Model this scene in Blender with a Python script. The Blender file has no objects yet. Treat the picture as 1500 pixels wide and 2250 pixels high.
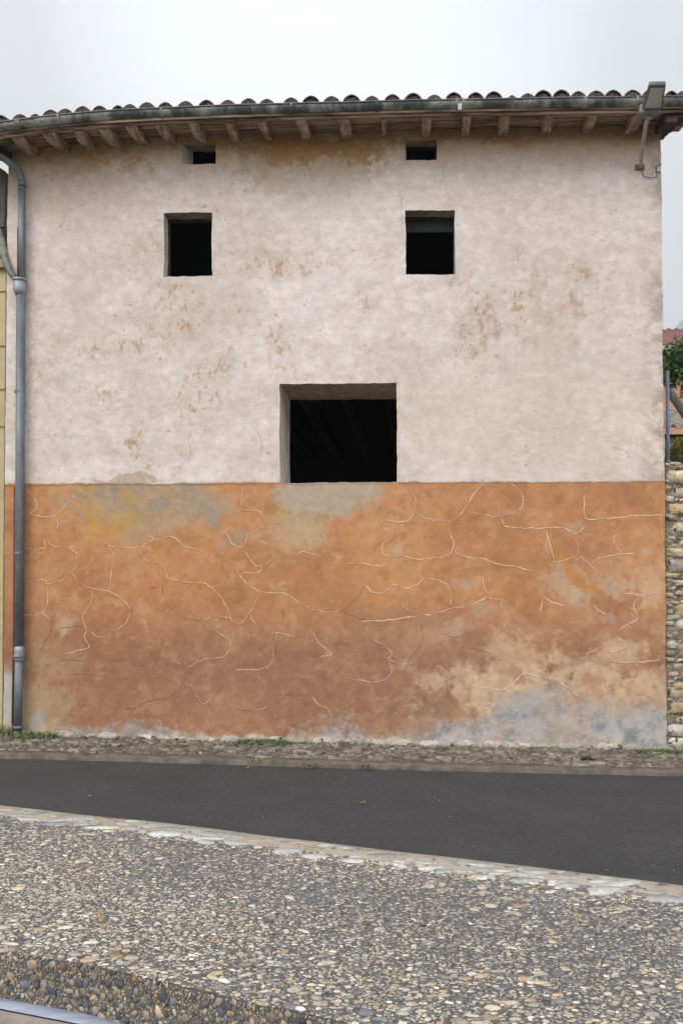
import bpy, math, random
import numpy as np
from mathutils import Vector, Matrix, Euler

# ------------------------------------------------------------------ camera
S = bpy.context.scene
F, D, CZ = 2000.0, 9.5, 1.6           # focal length in photo pixels, distance to facade, eye height
YAW, PITCH, ROLL = 0.030, 0.0266, 0.0026
SX, SY = -105.0, 122.0                # lens shift in photo pixels (content right / down)
cam_d = bpy.data.cameras.new('camera')
cam = bpy.data.objects.new('camera', cam_d)
S.collection.objects.link(cam)
S.camera = cam
cam_d.sensor_fit = 'VERTICAL'
cam_d.sensor_height = 36.0
cam_d.lens = 36.0 * F / 2250.0
cam_d.shift_x = SX / 2250.0
cam_d.shift_y = SY / 2250.0
cam_d.clip_end = 8000
cam_d.clip_start = 0.05
fwd = Vector((-math.sin(YAW), math.cos(YAW), math.tan(PITCH))).normalized()
q = fwd.to_track_quat('-Z', 'Y').to_matrix()
q = q @ Matrix.Rotation(-ROLL, 3, 'Z')
cam.matrix_world = Matrix.Translation((0, -D, CZ)) @ q.to_4x4()
CM = np.array(q)                      # columns: right, up, back
C0 = np.array((0, -D, CZ))

def ray(px, py):
    v = np.array(((px - 750) + SX, -(py - 1125) + SY, -F))
    return CM @ v
def W(px, py, Y=0.0):                 # point on a plane parallel to the facade
    d = ray(px, py); t = (Y + D) / d[1]
    return C0 + d * t
GS = -0.020
def G(px, py, h=0.0, s=GS):           # point on the sloping ground, h above it
    d = ray(px, py); t = (h - CZ) / (d[2] - s * d[0])
    return C0 + d * t
def proj(x, y, z):                    # world -> photo pixels, arrays
    p = np.stack([np.asarray(x, float), np.asarray(y, float) + D, np.asarray(z, float) - CZ], -1) @ CM
    return 750 - SX + F * p[..., 0] / -p[..., 2], 1125 + SY - F * p[..., 1] / -p[..., 2]

# ------------------------------------------------------------------ light
SUN_EL, SUN_AZ = math.radians(40), math.radians(216)   # compass azimuth, +Y is north
wld = bpy.data.worlds.new('World'); S.world = wld; wld.use_nodes = True
nt = wld.node_tree; nt.nodes.clear()
out = nt.nodes.new('ShaderNodeOutputWorld')
bg = nt.nodes.new('ShaderNodeBackground'); bg.inputs['Strength'].default_value = 0.11
sky = nt.nodes.new('ShaderNodeTexSky'); sky.sky_type = 'NISHITA'; sky.sun_disc = False
sky.sun_elevation = SUN_EL; sky.sun_rotation = SUN_AZ
sky.dust_density = 4.0; sky.air_density = 1.0
tc = nt.nodes.new('ShaderNodeTexCoord')
mp = nt.nodes.new('ShaderNodeMapping'); mp.inputs['Scale'].default_value = (1.2, 1.2, 3.0)
nz = nt.nodes.new('ShaderNodeTexNoise'); nz.inputs['Scale'].default_value = 1.3; nz.inputs['Detail'].default_value = 5; nz.inputs['Roughness'].default_value = 0.5
rp = nt.nodes.new('ShaderNodeValToRGB')
rp.color_ramp.elements[0].position = 0.32; rp.color_ramp.elements[0].color = (7.9, 8.5, 9.2, 1)
rp.color_ramp.elements[1].position = 0.62; rp.color_ramp.elements[1].color = (10.3, 10.6, 10.9, 1)
sep = nt.nodes.new('ShaderNodeSeparateXYZ')
mr = nt.nodes.new('ShaderNodeMapRange'); mr.inputs['From Min'].default_value = 0.05; mr.inputs['From Max'].default_value = 0.95
mr.inputs['To Min'].default_value = 1.0; mr.inputs['To Max'].default_value = 1.25
mul = nt.nodes.new('ShaderNodeMix'); mul.data_type = 'RGBA'; mul.blend_type = 'MULTIPLY'; mul.inputs['Factor'].default_value = 1
mx = nt.nodes.new('ShaderNodeMix'); mx.data_type = 'RGBA'; mx.inputs['Factor'].default_value = 0.93
L = nt.links.new
L(tc.outputs['Generated'], mp.inputs['Vector']); L(mp.outputs[0], nz.inputs['Vector']); L(nz.outputs[0], rp.inputs[0])
L(tc.outputs['Generated'], sep.inputs[0]); L(sep.outputs['Z'], mr.inputs['Value'])
# the cloud cover is brighter on the side the sun stands behind it, and has one bright break ahead
mr2 = nt.nodes.new('ShaderNodeMapRange'); mr2.inputs['From Min'].default_value = -1; mr2.inputs['From Max'].default_value = 0.6; mr2.interpolation_type = 'SMOOTHSTEP'
mr2.inputs['To Min'].default_value = 1.45; mr2.inputs['To Max'].default_value = 0.36
dt = nt.nodes.new('ShaderNodeVectorMath'); dt.operation = 'DOT_PRODUCT'
bd = Vector(ray(740, 150)).normalized(); dt.inputs[1].default_value = bd
mr3 = nt.nodes.new('ShaderNodeMapRange'); mr3.inputs['From Min'].default_value = 0.962; mr3.inputs['From Max'].default_value = 1.0
mr3.inputs['To Min'].default_value = 1.0; mr3.inputs['To Max'].default_value = 1.75
ma = nt.nodes.new('ShaderNodeMath'); ma.operation = 'MULTIPLY'; mb_ = nt.nodes.new('ShaderNodeMath'); mb_.operation = 'MULTIPLY'
L(sep.outputs['Y'], mr2.inputs['Value']); L(tc.outputs['Generated'], dt.inputs[0]); L(dt.outputs['Value'], mr3.inputs['Value'])
L(mr.outputs[0], ma.inputs[0]); L(mr2.outputs[0], ma.inputs[1]); L(ma.outputs[0], mb_.inputs[0]); L(mr3.outputs[0], mb_.inputs[1])
L(rp.outputs[0], mul.inputs['A']); L(mb_.outputs[0], mul.inputs['B'])
L(sky.outputs[0], mx.inputs['A']); L(mul.outputs['Result'], mx.inputs['B'])
L(mx.outputs['Result'], bg.inputs['Color']); L(bg.outputs[0], out.inputs['Surface'])

sl = bpy.data.lights.new('sun', 'SUN'); sl.energy = 1.3; sl.angle = math.radians(24); sl.color = (1, 0.965, 0.91)
so = bpy.data.objects.new('sun', sl); S.collection.objects.link(so)
sd = Vector((math.sin(SUN_AZ) * math.cos(SUN_EL), math.cos(SUN_AZ) * math.cos(SUN_EL), math.sin(SUN_EL)))
so.rotation_euler = sd.to_track_quat('Z', 'Y').to_euler()
so.location = (-10, -20, 30)
S.view_settings.view_transform = 'Standard'; S.view_settings.look = 'None'
S.view_settings.exposure = 1.12; S.view_settings.gamma = 1.0

# ------------------------------------------------------------------ noise
class Lat:
    def __init__(s, seed): s.t = np.random.RandomState(seed).rand(256, 256)
    def __call__(s, x, y):
        x = np.asarray(x, float); y = np.asarray(y, float)
        xi = np.floor(x).astype(int); yi = np.floor(y).astype(int)
        u = x - xi; v = y - yi; u = u * u * (3 - 2 * u); v = v * v * (3 - 2 * v)
        t = s.t; a = xi & 255; b = yi & 255; a1 = (a + 1) & 255; b1 = (b + 1) & 255
        return (t[a, b] * (1 - u) + t[a1, b] * u) * (1 - v) + (t[a, b1] * (1 - u) + t[a1, b1] * u) * v
LATS = {}
def lat(k):
    if k not in LATS: LATS[k] = Lat(k)
    return LATS[k]
def fbm(x, y, sc, seed=0, o=5, r=0.5):
    n = 0; amp = 1; tot = 0
    for k in range(o):
        n = n + amp * lat(seed * 13 + k)(x / sc * 2 ** k + 17.3 * k, y / sc * 2 ** k + 5.1 * k); tot += amp; amp *= r
    return n / tot
def sst(a, b, x):
    t = np.clip((x - a) / (b - a), 0, 1); return t * t * (3 - 2 * t)

# ------------------------------------------------------------------ materials
MATS = {}
def mat(name, col=(.5, .5, .5), rough=.85, col2=None, scale=8, detail=6, bump=0.0, bscale=40, bdist=0.01,
        attr=False, metal=0.0, stretch=(1, 1, 1), spots=None, spot_scale=60, spec=0.5, ramp=(.35, .65), contrast=0.25):
    """Procedural material: noise between col and col2 (or the vertex colour attribute times noise), speckles and bump."""
    if name in MATS: return MATS[name]
    m = bpy.data.materials.new(name); m.use_nodes = True; MATS[name] = m
    n = m.node_tree; b = n.nodes['Principled BSDF']; lk = n.links.new
    b.inputs['Roughness'].default_value = rough; b.inputs['Metallic'].default_value = metal
    b.inputs['Specular IOR Level'].default_value = spec
    t = n.nodes.new('ShaderNodeTexCoord'); p = n.nodes.new('ShaderNodeMapping'); p.inputs['Scale'].default_value = stretch
    lk(t.outputs['Object'], p.inputs['Vector'])
    z = n.nodes.new('ShaderNodeTexNoise'); z.inputs['Scale'].default_value = scale; z.inputs['Detail'].default_value = detail
    z.inputs['Roughness'].default_value = 0.65
    lk(p.outputs[0], z.inputs['Vector'])
    mixn = n.nodes.new('ShaderNodeMix'); mixn.data_type = 'RGBA'
    r = n.nodes.new('ShaderNodeMapRange'); r.inputs['From Min'].default_value = ramp[0]; r.inputs['From Max'].default_value = ramp[1]
    lk(z.outputs[0], r.inputs['Value'])
    if attr:
        a = n.nodes.new('ShaderNodeAttribute'); a.attribute_name = 'Col'
        r.inputs['To Min'].default_value = 1 - contrast; r.inputs['To Max'].default_value = 1 + contrast
        mixn.blend_type = 'MULTIPLY'; mixn.inputs['Factor'].default_value = 1
        lk(a.outputs['Color'], mixn.inputs['A']); lk(r.outputs[0], mixn.inputs['B'])
    else:
        lk(r.outputs[0], mixn.inputs['Factor'])
        mixn.inputs['A'].default_value = (*col, 1); mixn.inputs['B'].default_value = (*(col2 or [c * .7 for c in col]), 1)
    cur = mixn.outputs['Result']
    if spots is not None:
        v = n.nodes.new('ShaderNodeTexNoise'); v.inputs['Scale'].default_value = spot_scale; v.inputs['Detail'].default_value = 3
        lk(p.outputs[0], v.inputs['Vector'])
        for (lo, hi, sc) in spots:
            q_ = n.nodes.new('ShaderNodeMapRange'); q_.inputs['From Min'].default_value = lo; q_.inputs['From Max'].default_value = hi
            lk(v.outputs[0], q_.inputs['Value'])
            m2 = n.nodes.new('ShaderNodeMix'); m2.data_type = 'RGBA'; lk(q_.outputs[0], m2.inputs['Factor'])
            lk(cur, m2.inputs['A']); m2.inputs['B'].default_value = (*sc, 1); cur = m2.outputs['Result']
    lk(cur, b.inputs['Base Color'])
    if bump:
        z2 = n.nodes.new('ShaderNodeTexNoise'); z2.inputs['Scale'].default_value = bscale; z2.inputs['Detail'].default_value = 7
        z2.inputs['Roughness'].default_value = 0.7
        lk(p.outputs[0], z2.inputs['Vector'])
        bp = n.nodes.new('ShaderNodeBump'); bp.inputs['Strength'].default_value = bump; bp.inputs['Distance'].default_value = bdist
        lk(z2.outputs[0], bp.inputs['Height']); lk(bp.outputs[0], b.inputs['Normal'])
    return m

PLASTER = mat('weathered_plaster', attr=True, rough=.92, scale=9, detail=10, contrast=.10, bump=.45, bscale=16, bdist=.012, spec=.2,
              spots=[(.24, .19, (.20, .15, .11)), (.74, .80, (.62, .56, .50))], spot_scale=42)
SEAM = mat('seam_plaster', attr=True, rough=.9, scale=60, contrast=.2, bump=.3, spec=.2)
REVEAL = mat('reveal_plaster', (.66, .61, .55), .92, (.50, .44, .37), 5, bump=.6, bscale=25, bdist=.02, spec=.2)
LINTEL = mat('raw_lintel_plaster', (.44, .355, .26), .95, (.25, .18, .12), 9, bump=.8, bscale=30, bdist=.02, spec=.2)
DARKIN = mat('dark_interior', (.018, .018, .018), .95, (.02, .02, .02), 3, spec=.05)  # darkness of the unlit spaces is put into this near-black colour
DARKWOOD = mat('dark_wood', (.024, .022, .02), .8, (.014, .013, .012), 6, stretch=(1, 1, 8), bump=.3)
WOOD = mat('weathered_rafter_wood', (.50, .40, .29), .9, (.15, .105, .075), 7, stretch=(3, .8, 3), bump=.9, bscale=25, bdist=.015, ramp=(.36, .64))
BOARD = mat('weathered_board_wood', (.40, .29, .20), .9, (.07, .048, .034), 5, stretch=(.35, 3, 3), bump=.9, bscale=18, bdist=.015, ramp=(.40, .60))
TILE = mat('roof_tile_clay', attr=True, rough=.85, scale=14, contrast=.45, bump=.5, bscale=50, bdist=.006)
ZINC_OLD = mat('stained_gutter_metal', (.055, .062, .060), .6, (.31, .31, .28), 3.2, stretch=(1.6, 1, 1), bump=.15, bscale=30, metal=.2, ramp=(.44, .64))
PIPE = mat('grey_pipe_metal', (.19, .205, .225), .55, (.11, .118, .13), 5.0, stretch=(2, 2, .5), metal=.25, bump=.12, bscale=20)
PIPE_LIGHT = mat('pale_pipe_collar', (.30, .32, .34), .5, (.2, .22, .24), 8, metal=.3)
RUSTPIPE = mat('rusty_metal', (.10, .045, .03), .7, (.05, .03, .025), 12)
LAMPGREY = mat('lamp_grey_metal', (.14, .145, .15), .5, (.10, .105, .11), 8, metal=.2)
LAMPGLASS = mat('lamp_panel', (.45, .47, .45), .25, (.38, .40, .39), 12)
ARMGREY = mat('galvanised_arm', (.42, .41, .38), .55, (.30, .29, .26), 14, metal=.3)
CABLE = mat('cable_black', (.03, .03, .03), .6)
STONE = mat('wall_stone', attr=True, rough=.92, scale=16, detail=9, contrast=.3, bump=1.0, bscale=22, bdist=.03, spec=.2,
            spots=[(.42, .33, (.07, .06, .05))], spot_scale=14)
PEBBLE = mat('pebble_stone', attr=True, rough=.75, scale=45, contrast=.28, bump=.3, bscale=90, bdist=.004, spec=.3)
MORTAR = mat('dark_mortar', (.15, .138, .125), .95, (.08, .074, .07), 30, bump=1, bscale=70, bdist=.01, spec=.2,
             spots=[(.56, .66, (.2, .19, .18))], spot_scale=110)
ASPHALT = mat('asphalt', (.052, .050, .052), .9, (.033, .032, .033), 1.3, bump=.7, bscale=120, bdist=.008, spec=.3, ramp=(.30, .70),
              spots=[(.58, .72, (.085, .08, .078)), (.42, .30, (.018, .018, .018))], spot_scale=48)
CONC = mat('worn_kerb_concrete', (.165, .135, .11), .95, (.085, .07, .055), 9, bump=.8, bscale=35, bdist=.012, spec=.2)
PINKCONC = mat('pink_concrete', (.30, .25, .21), .9, (.20, .165, .135), 14, bump=.5, bscale=60, bdist=.006)
SOIL = mat('verge_soil', (.185, .155, .12), .95, (.10, .085, .065), 12, bump=1, bscale=40, bdist=.02, spec=.2)
GROUND = mat('ground_earth', (.16, .14, .10), .95, (.08, .09, .05), .3, spec=.2)
GRASS = mat('grass_blade', attr=True, rough=.7, scale=30, contrast=.25, spec=.3)
LEAF = mat('leaf', attr=True, rough=.6, scale=8, contrast=.25, spec=.3)
BARK = mat('bark', (.16, .13, .10), .9, (.08, .065, .05), 20, stretch=(1, 1, .3), bump=.6)
YELLOW = mat('yellow_render', (.50, .40, .23), .9, (.40, .32, .19), 2.5, bump=.3, bscale=60, spec=.2)
STEEL = mat('drain_steel', (.42, .45, .55), .45, (.27, .29, .37), 6, metal=.3, stretch=(.5, 4, 4), bump=.2, bscale=20)
ORANGE_R = mat('orange_render', (.52, .27, .16), .9, (.42, .22, .14), 1.2, bump=.3)
BLUEPAINT = mat('blue_grey_paint', (.15, .21, .30), .5, (.12, .16, .22), 6)
HILL = mat('hazed_hill', (.15, .165, .165), .95, (.11, .125, .125), .02, spec=.1)  # paled so the colour itself carries some of the distance haze
RED = mat('red_petal', (.5, .10, .09), .7, (.4, .07, .07), 40)
BROWNLEAF = mat('dry_leaf', (.30, .17, .07), .8, (.2, .1, .04), 40)

# ------------------------------------------------------------------ objects
def link(name, me, parent=None):
    o = bpy.data.objects.new(name, me); S.collection.objects.link(o)
    if parent is not None: o.parent = parent; o.matrix_parent_inverse = parent.matrix_world.inverted()
    return o
def tag(o, label=None, cat=None, group=None, kind=None):
    if label: o['label'] = label
    if cat: o['category'] = cat
    if group: o['group'] = group
    if kind: o['kind'] = kind
    return o
def empty(name, loc, label, cat, group=None):
    o = bpy.data.objects.new(name, None); S.collection.objects.link(o); o.location = loc
    o.matrix_world = Matrix.Translation(loc)
    o.empty_display_size = .2
    return tag(o, label, cat, group)
def mesh(name, v, f, mats, parent=None, col=None, smooth=False, mi=None):
    me = bpy.data.meshes.new(name)
    v = np.asarray(v, np.float32)
    if isinstance(f, np.ndarray) and f.ndim == 2:
        k = f.shape[1]
        me.vertices.add(len(v)); me.vertices.foreach_set('co', v.ravel())
        me.loops.add(f.size); me.loops.foreach_set('vertex_index', f.ravel().astype(np.int32))
        me.polygons.add(len(f)); me.polygons.foreach_set('loop_start', np.arange(0, f.size, k, dtype=np.int32))
        me.update(calc_edges=True); me.validate()
    else:
        me.from_pydata([tuple(map(float, a)) for a in v], [], [tuple(int(i) for i in a) for a in f]); me.update()
    if not isinstance(mats, (list, tuple)): mats = [mats]
    for m in mats: me.materials.append(m)
    if mi is not None: me.polygons.foreach_set('material_index', np.asarray(mi, np.int32))
    if smooth: me.polygons.foreach_set('use_smooth', np.ones(len(me.polygons), bool))
    if col is not None:
        a = me.color_attributes.new('Col', 'FLOAT_COLOR', 'POINT')
        c = np.ones((len(v), 4), np.float32); c[:, :3] = np.clip(col, 0, 1); a.data.foreach_set('color', c.ravel())
    o = link(name, me, parent)
    if parent is not None:            # mesh coordinates are world: shift them into the parent's frame
        off = parent.matrix_world.translation
        me.transform(Matrix.Translation(-off)); o.matrix_parent_inverse = Matrix.Identity(4); o.location = (0, 0, 0)
    return o
class MB:
    def __init__(s): s.v = []; s.f = []; s.c = []
    def add(s, v, f, c=None):
        b = len(s.v); s.v += [tuple(p) for p in v]; s.f += [tuple(b + i for i in a) for a in f]
        if c is not None: s.c += [tuple(c)] * len(v)
        return s
    def box(s, x0, x1, y0, y1, z0, z1, c=None, bev=0):
        v = [(x, y, z) for x in (x0, x1) for y in (y0, y1) for z in (z0, z1)]
        return s.add(v, [(0, 1, 3, 2), (4, 6, 7, 5), (0, 4, 5, 1), (2, 3, 7, 6), (0, 2, 6, 4), (1, 5, 7, 3)], c)
    def tube(s, pts, r, n=12, cap=True, c=None):
        pts = [Vector(p) for p in pts]; rs = r if isinstance(r, (list, tuple)) else [r] * len(pts)
        v = []; up = None
        for i, p in enumerate(pts):
            d = (pts[min(i + 1, len(pts) - 1)] - pts[max(i - 1, 0)]).normalized()
            if up is None:
                up = Vector((0, 0, 1)) if abs(d.z) < .9 else Vector((0, 1, 0))
            a = d.cross(up).normalized(); b = a.cross(d).normalized(); up = b
            for k in range(n):
                t = 2 * math.pi * k / n; v.append(p + (a * math.cos(t) + b * math.sin(t)) * rs[i])
        f = []
        for i in range(len(pts) - 1):
            for k in range(n):
                f.append((i * n + k, i * n + (k + 1) % n, (i + 1) * n + (k + 1) % n, (i + 1) * n + k))
        if cap: f.append(tuple(range(n))[::-1]); f.append(tuple((len(pts) - 1) * n + k for k in range(n)))
        return s.add(v, f, c)
    def build(s, name, m, parent=None, smooth=False, bevel=0):
        o = mesh(name, s.v, s.f, m, parent, col=(np.array(s.c) if s.c else None), smooth=smooth)
        if bevel:
            b = o.modifiers.new('bevel', 'BEVEL'); b.width = bevel; b.segments = 2; b.limit_method = 'ANGLE'
        if smooth:
            for p in o.data.polygons: p.use_smooth = len(p.vertices) <= 4
        return o
def curve(pts, n=8):                  # Catmull-Rom through 2D/3D points
    P = np.array(pts, float); P = np.vstack([2 * P[0] - P[1], P, 2 * P[-1] - P[-2]]); o = []
    for i in range(1, len(P) - 2):
        for t in np.arange(n) / n:
            a, b, c, d = P[i - 1:i + 3]
            o.append(.5 * (2 * b + (c - a) * t + (2 * a - 5 * b + 4 * c - d) * t * t + (3 * b - a - 3 * c + d) * t ** 3))
    o.append(P[-2]); return np.array(o)

# ================================================================== THE HOUSE
house = empty('old_house', (0, 0, 0), 'old house with pale plaster above, cracked ochre plaster below and clay tile eave', 'house')
XL, XR = W(13, 960)[0], W(1457, 960)[0]
def gz(x): return GS * np.clip(x, -15, 15)
# eave height above the wall, read off the gutter's upper rim (it dips towards the left end)
RIMY = -0.56
rim_px = [(-160, 296), (-60, 281), (0, 269), (100, 256), (200, 247), (300, 240.5), (400, 236), (500, 232), (700, 226.5), (1000, 219), (1250, 215), (1500, 212), (1640, 211)]
rim_w = np.array([W(a, b, RIMY) for a, b in rim_px])
def rimz(x): return np.interp(x, rim_w[:, 0], rim_w[:, 2])
wt = np.array([W(a, b, 0) for a, b in [(-20, 318), (20, 312), (200, 296), (450, 288), (760, 283), (1100, 280), (1470, 277)]])
def walltop(x): return np.interp(x, wt[:, 0], wt[:, 2])

# --- openings, in photo pixels on the facade plane: x0, x1, y0, y1
OPEN = {'ul': (360, 466, 467, 607), 'ur': (890, 999, 463, 604), 'al': (401, 474, 318, 361), 'ar': (891, 959, 309, 352), 'big': (614, 871, 843, 1060)}
def rectw(o):
    x0, x1, y0, y1 = o; a = W(x0, (y0 + y1) / 2); b = W(x1, (y0 + y1) / 2); c = W((x0 + x1) / 2, y0); d = W((x0 + x1) / 2, y1)
    return a[0], b[0], d[2], c[2]      # x0 x1 z0 z1
OW = {k: rectw(v) for k, v in OPEN.items()}
ZBAND = W(750, 1060)[2]
def warp(x, z):                       # gentle unevenness of old plaster and of every arris cut in it
    dx = (fbm(x, z, .35, 3, 4) - .5) * .022; dz = (fbm(x, z, .3, 4, 4) - .5) * .018
    dx = dx + (fbm(x, z, .06, 11, 3, .6) - .5) * .012; dz = dz + (fbm(x, z, .05, 12, 3, .6) - .5) * .012
    dy = (fbm(x, z, 1.3, 5, 3) - .5) * .045 + (fbm(x, z, .22, 6, 4) - .5) * .014 + .007 * sst(.0, -.012, z - ZBAND + .004)
    return dx, dy, dz

# --- colour of the plaster
def mixc(c, col, m): return c * (1 - m[..., None]) + np.array(col) * m[..., None]
def facade_colour(X, Z):
    x, y = proj(X, X * 0, Z)
    wx = x + (fbm(x, y, 60, 21, 5) - .5) * 60; wy = y + (fbm(x, y, 60, 22, 5) - .5) * 60
    n1 = fbm(x, y, 220, 1, 6, .6); n2 = fbm(x, y, 70, 2, 6, .62); n3 = fbm(x, y, 24, 3, 5, .65); n4 = fbm(x, y, 9, 7, 4, .7)
    fine = fbm(x * 1.0, y, 5, 8, 2)
    def blob(cx, cy, rx, ry, k=.9, soft=.55, sc=30, seed=30, ang=0):
        ca, sa = math.cos(ang), math.sin(ang)
        u = (wx - cx) * ca + (wy - cy) * sa; v = -(wx - cx) * sa + (wy - cy) * ca
        r = np.sqrt((u / rx) ** 2 + (v / ry) ** 2) + (fbm(x, y, sc, seed, 5, .68) - .5) * 2.2 * k + (n4 - .5) * .8
        return sst(1 + soft * .5, 1 - soft * .5, r)
    # ---- upper, pale plaster
    U = np.zeros(x.shape + (3,)) + np.array((.565, .505, .468))
    U = mixc(U, (.60, .552, .527), sst(.45, .66, n1) * .7)
    U = mixc(U, (.49, .425, .375), sst(.52, .36, n1) * .3)
    U = mixc(U, (.46, .39, .33), sst(.55, .68, n2) * .2)
    U = mixc(U, (.66, .62, .59), sst(.56, .70, n3) * .18)
    U = mixc(U, (.42, .37, .33), sst(.47, .33, n3) * .16)
    scuff = sst(.54, .66, n4) * sst(.46, .60, fbm(x, y, 130, 9, 4, .6))
    U = mixc(U, (.42, .35, .30), scuff * .38)
    tr = fbm(x * .35, y, 26, 10, 4, .6)
    U = mixc(U, (.64, .60, .58), sst(.55, .66, tr) * .26)
    U = mixc(U, (.44, .39, .35), sst(.45, .34, tr) * .26)
    tr2 = fbm(x * .5, y, 9, 14, 3, .6)
    U = U * (1 + (tr2 - .5) * .18)[..., None]
    # warm smooth repair, lower right
    U = mixc(U, (.55, .475, .385), blob(1180, 930, 330, 120, .4, .7, 90, 31) * .62)
    U = mixc(U, (.50, .44, .36), blob(900, 880, 70, 90, .5, .8, 60, 32) * .3)
    # warm band below the eave
    eav = sst(400, 300, y + (n2 - .5) * 70 - 0.012 * (750 - x))
    U = mixc(U, (.50, .36, .215), eav * .9)
    U = mixc(U, (.30, .20, .12), sst(316, 284, y + (n3 - .5) * 30 - .02 * np.maximum(300 - x, 0)) * .65)
    U = mixc(U, (.40, .225, .10), blob(140, 338, 140, 46, .55, .8, 34, 33) * .9)
    U = mixc(U, (.42, .345, .265), blob(130, 395, 140, 65, .6, .8, 50, 34) * .6)
    U = mixc(U, (.42, .345, .26), blob(685, 365, 160, 72, .35, .3, 50, 35) * .85)
    U = mixc(U, (.38, .215, .095), blob(680, 322, 160, 30, .6, .7, 30, 36) * .95)
    U = mixc(U, (.50, .47, .44), blob(700, 440, 170, 50, .5, .9, 60, 37) * .45)
    for (cx, cy, rx, ry) in [(940, 300, 55, 16), (1110, 298, 40, 12), (1010, 290, 90, 14), (1400, 300, 60, 20), (440, 312, 60, 14)]:
        U = mixc(U, (.40, .23, .11), blob(cx, cy, rx, ry, .6, .8, 20, 38) * .7)
    U = mixc(U, (.49, .415, .34), sst(260, 60, x + (n1 - .5) * 200) * sst(.42, .6, n2) * .55)
    U = mixc(U, (.47, .39, .32), sst(.5, .62, fbm(x, y, 110, 13, 6, .66)) * sst(480, 640, y) * .34)
    # brown scars
    B = [(300, 765, 34, 22, .8, 0), (235, 775, 28, 14, .7, 0), (212, 862, 34, 11, .7, 0), (445, 850, 24, 66, .8, .6), (306, 975, 24, 48, .95, 0), (405, 690, 30, 46, .75, 0),
         (345, 700, 46, 60, .35, 0), (625, 768, 18, 34, .7, -.5), (655, 790, 18, 20, .5, 0), (790, 655, 20, 28, .7, 0), (625, 582, 52, 22, .75, 0), (560, 560, 70, 24, .4, 0), (740, 580, 16, 20, .6, 0), (1042, 718, 34, 66, 1.0, .1),
         (1125, 680, 38, 44, .65, 0), (1215, 700, 62, 60, .45, 0), (1270, 596, 17, 15, .85, 0), (1185, 580, 60, 26, .35, 0), (1010, 610, 34, 20, .5, 0), (330, 545, 30, 40, .45, 0), (410, 640, 60, 16, .5, 0), (75, 700, 18, 190, .35, 0), (95, 850, 36, 110, .3, 0),
         (420, 1000, 14, 26, .5, 0), (840, 850, 50, 20, .3, 0), (540, 700, 70, 40, .25, 0), (1310, 640, 70, 50, .3, 0)]
    for i, (cx, cy, rx, ry, s, an) in enumerate(B):
        m = blob(cx, cy, rx * 1.25, ry * 1.25, .9, 1.1, 30, 40 + i % 6, an)
        U = mixc(U, (.46, .36, .27), m * s * (.22 + .4 * sst(.42, .6, n4)))
        U = mixc(U, (.33, .20, .115), m * s * sst(.54, .66, fbm(x, y * .6, 11, 46, 4, .75)) * .75)
    # streaks running down below the scars
    st = sst(.58, .75, fbm(x, y * .12, 16, 50, 4, .6)) * blob(1130, 720, 190, 130, .4, .9, 60, 51)
    U = mixc(U, (.40, .31, .24), st * .35)
    # dirty right hand arris
    ed = sst(1385, 1465, x) * sst(.38, .60, fbm(x, y, 38, 52, 5, .65))
    U = mixc(U, (.27, .235, .20), ed * .8)
    U = mixc(U, (.70, .65, .59), sst(.66, .74, n4) * .22)
    # fine net of hairlines, lower right
    cr = np.abs(fbm(x, y, 34, 53, 4, .6) - .5) < .007
    U = mixc(U, (.68, .63, .57), cr * blob(1330, 980, 170, 70, .4, .6, 60, 54) * .7)
    U = U * np.array((1.04, .995, .982))
    # ---- lower, ochre band
    O = np.zeros(x.shape + (3,)) + np.array((.50, .235, .105))
    O = mixc(O, (.56, .285, .13), sst(.46, .66, n1) * .6)
    O = mixc(O, (.39, .175, .085), sst(.5, .34, n1) * .5)
    low = sst(1300, 1450, y + (n1 - .5) * 160)
    O = mixc(O, (.385, .19, .112), low * .80)
    lefty = sst(520, 60, x) * .5
    O = mixc(O, (.40, .165, .078), lefty * sst(1120, 1260, y) )
    O = mixc(O, (.43, .17, .07), sst(.5, .7, n2) * sst(1180, 1060, y) * .6)
    O = mixc(O, (.56, .32, .17), sst(.52, .70, n2) * .38)
    O = mixc(O, (.33, .155, .085), sst(.46, .31, n2) * .26)
    O = mixc(O, (.55, .35, .20), sst(.60, .73, n3) * .4)
    O = mixc(O, (.30, .14, .08), sst(.42, .30, n3) * .35)
    O = mixc(O, (.56, .40, .28), sst(.70, .78, n4) * (.15 + .3 * low))
    O = O * np.array((.87, .85, .82)) * (1 - low[..., None] * np.array((.19, .15, .10)))
    # pale worn areas, lower right half
    R = sst(860, 1080, x + (n1 - .5) * 300) * sst(1330, 1420, y + (n2 - .5) * 150)
    O = mixc(O, (.50, .33, .205), R * sst(.42, .60, fbm(x, y, 50, 60, 7, .74)) * .68)
    O = mixc(O, (.56, .38, .24), sst(1180, 1420, x) * sst(1180, 1300, y) * sst(.46, .6, fbm(x, y, 75, 61, 6, .66)) * .6)
    O = mixc(O, (.33, .15, .08), sst(1060, 1160, x) * sst(1180, 1280, y) * sst(.60, .68, fbm(x, y, 40, 62, 6, .66)) * .55)
    O = mixc(O, (.54, .385, .25), blob(1190, 1500, 250, 56, .9, .9, 60, 63) * sst(.30, .55, n3) * .75)
    O = mixc(O, (.47, .34, .22), blob(1250, 1280, 60, 40, .6, .6, 40, 64) * .6)
    for (cx, cy, rx, ry) in [(1277, 1313, 20, 18), (1338, 1290, 26, 18), (1347, 1352, 14, 18), (1012, 1280, 24, 20), (1000, 1378, 34, 17), (1425, 1205, 12, 12), (1270, 1150, 26, 12), (865, 1210, 18, 12), (1052, 1345, 26, 14), (132, 1380, 8, 10), (145, 1362, 30, 14)]:
        O = mixc(O, (.44, .34, .25), blob(cx, cy, rx, ry, .8, .9, 14, 65) * .45)
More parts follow.
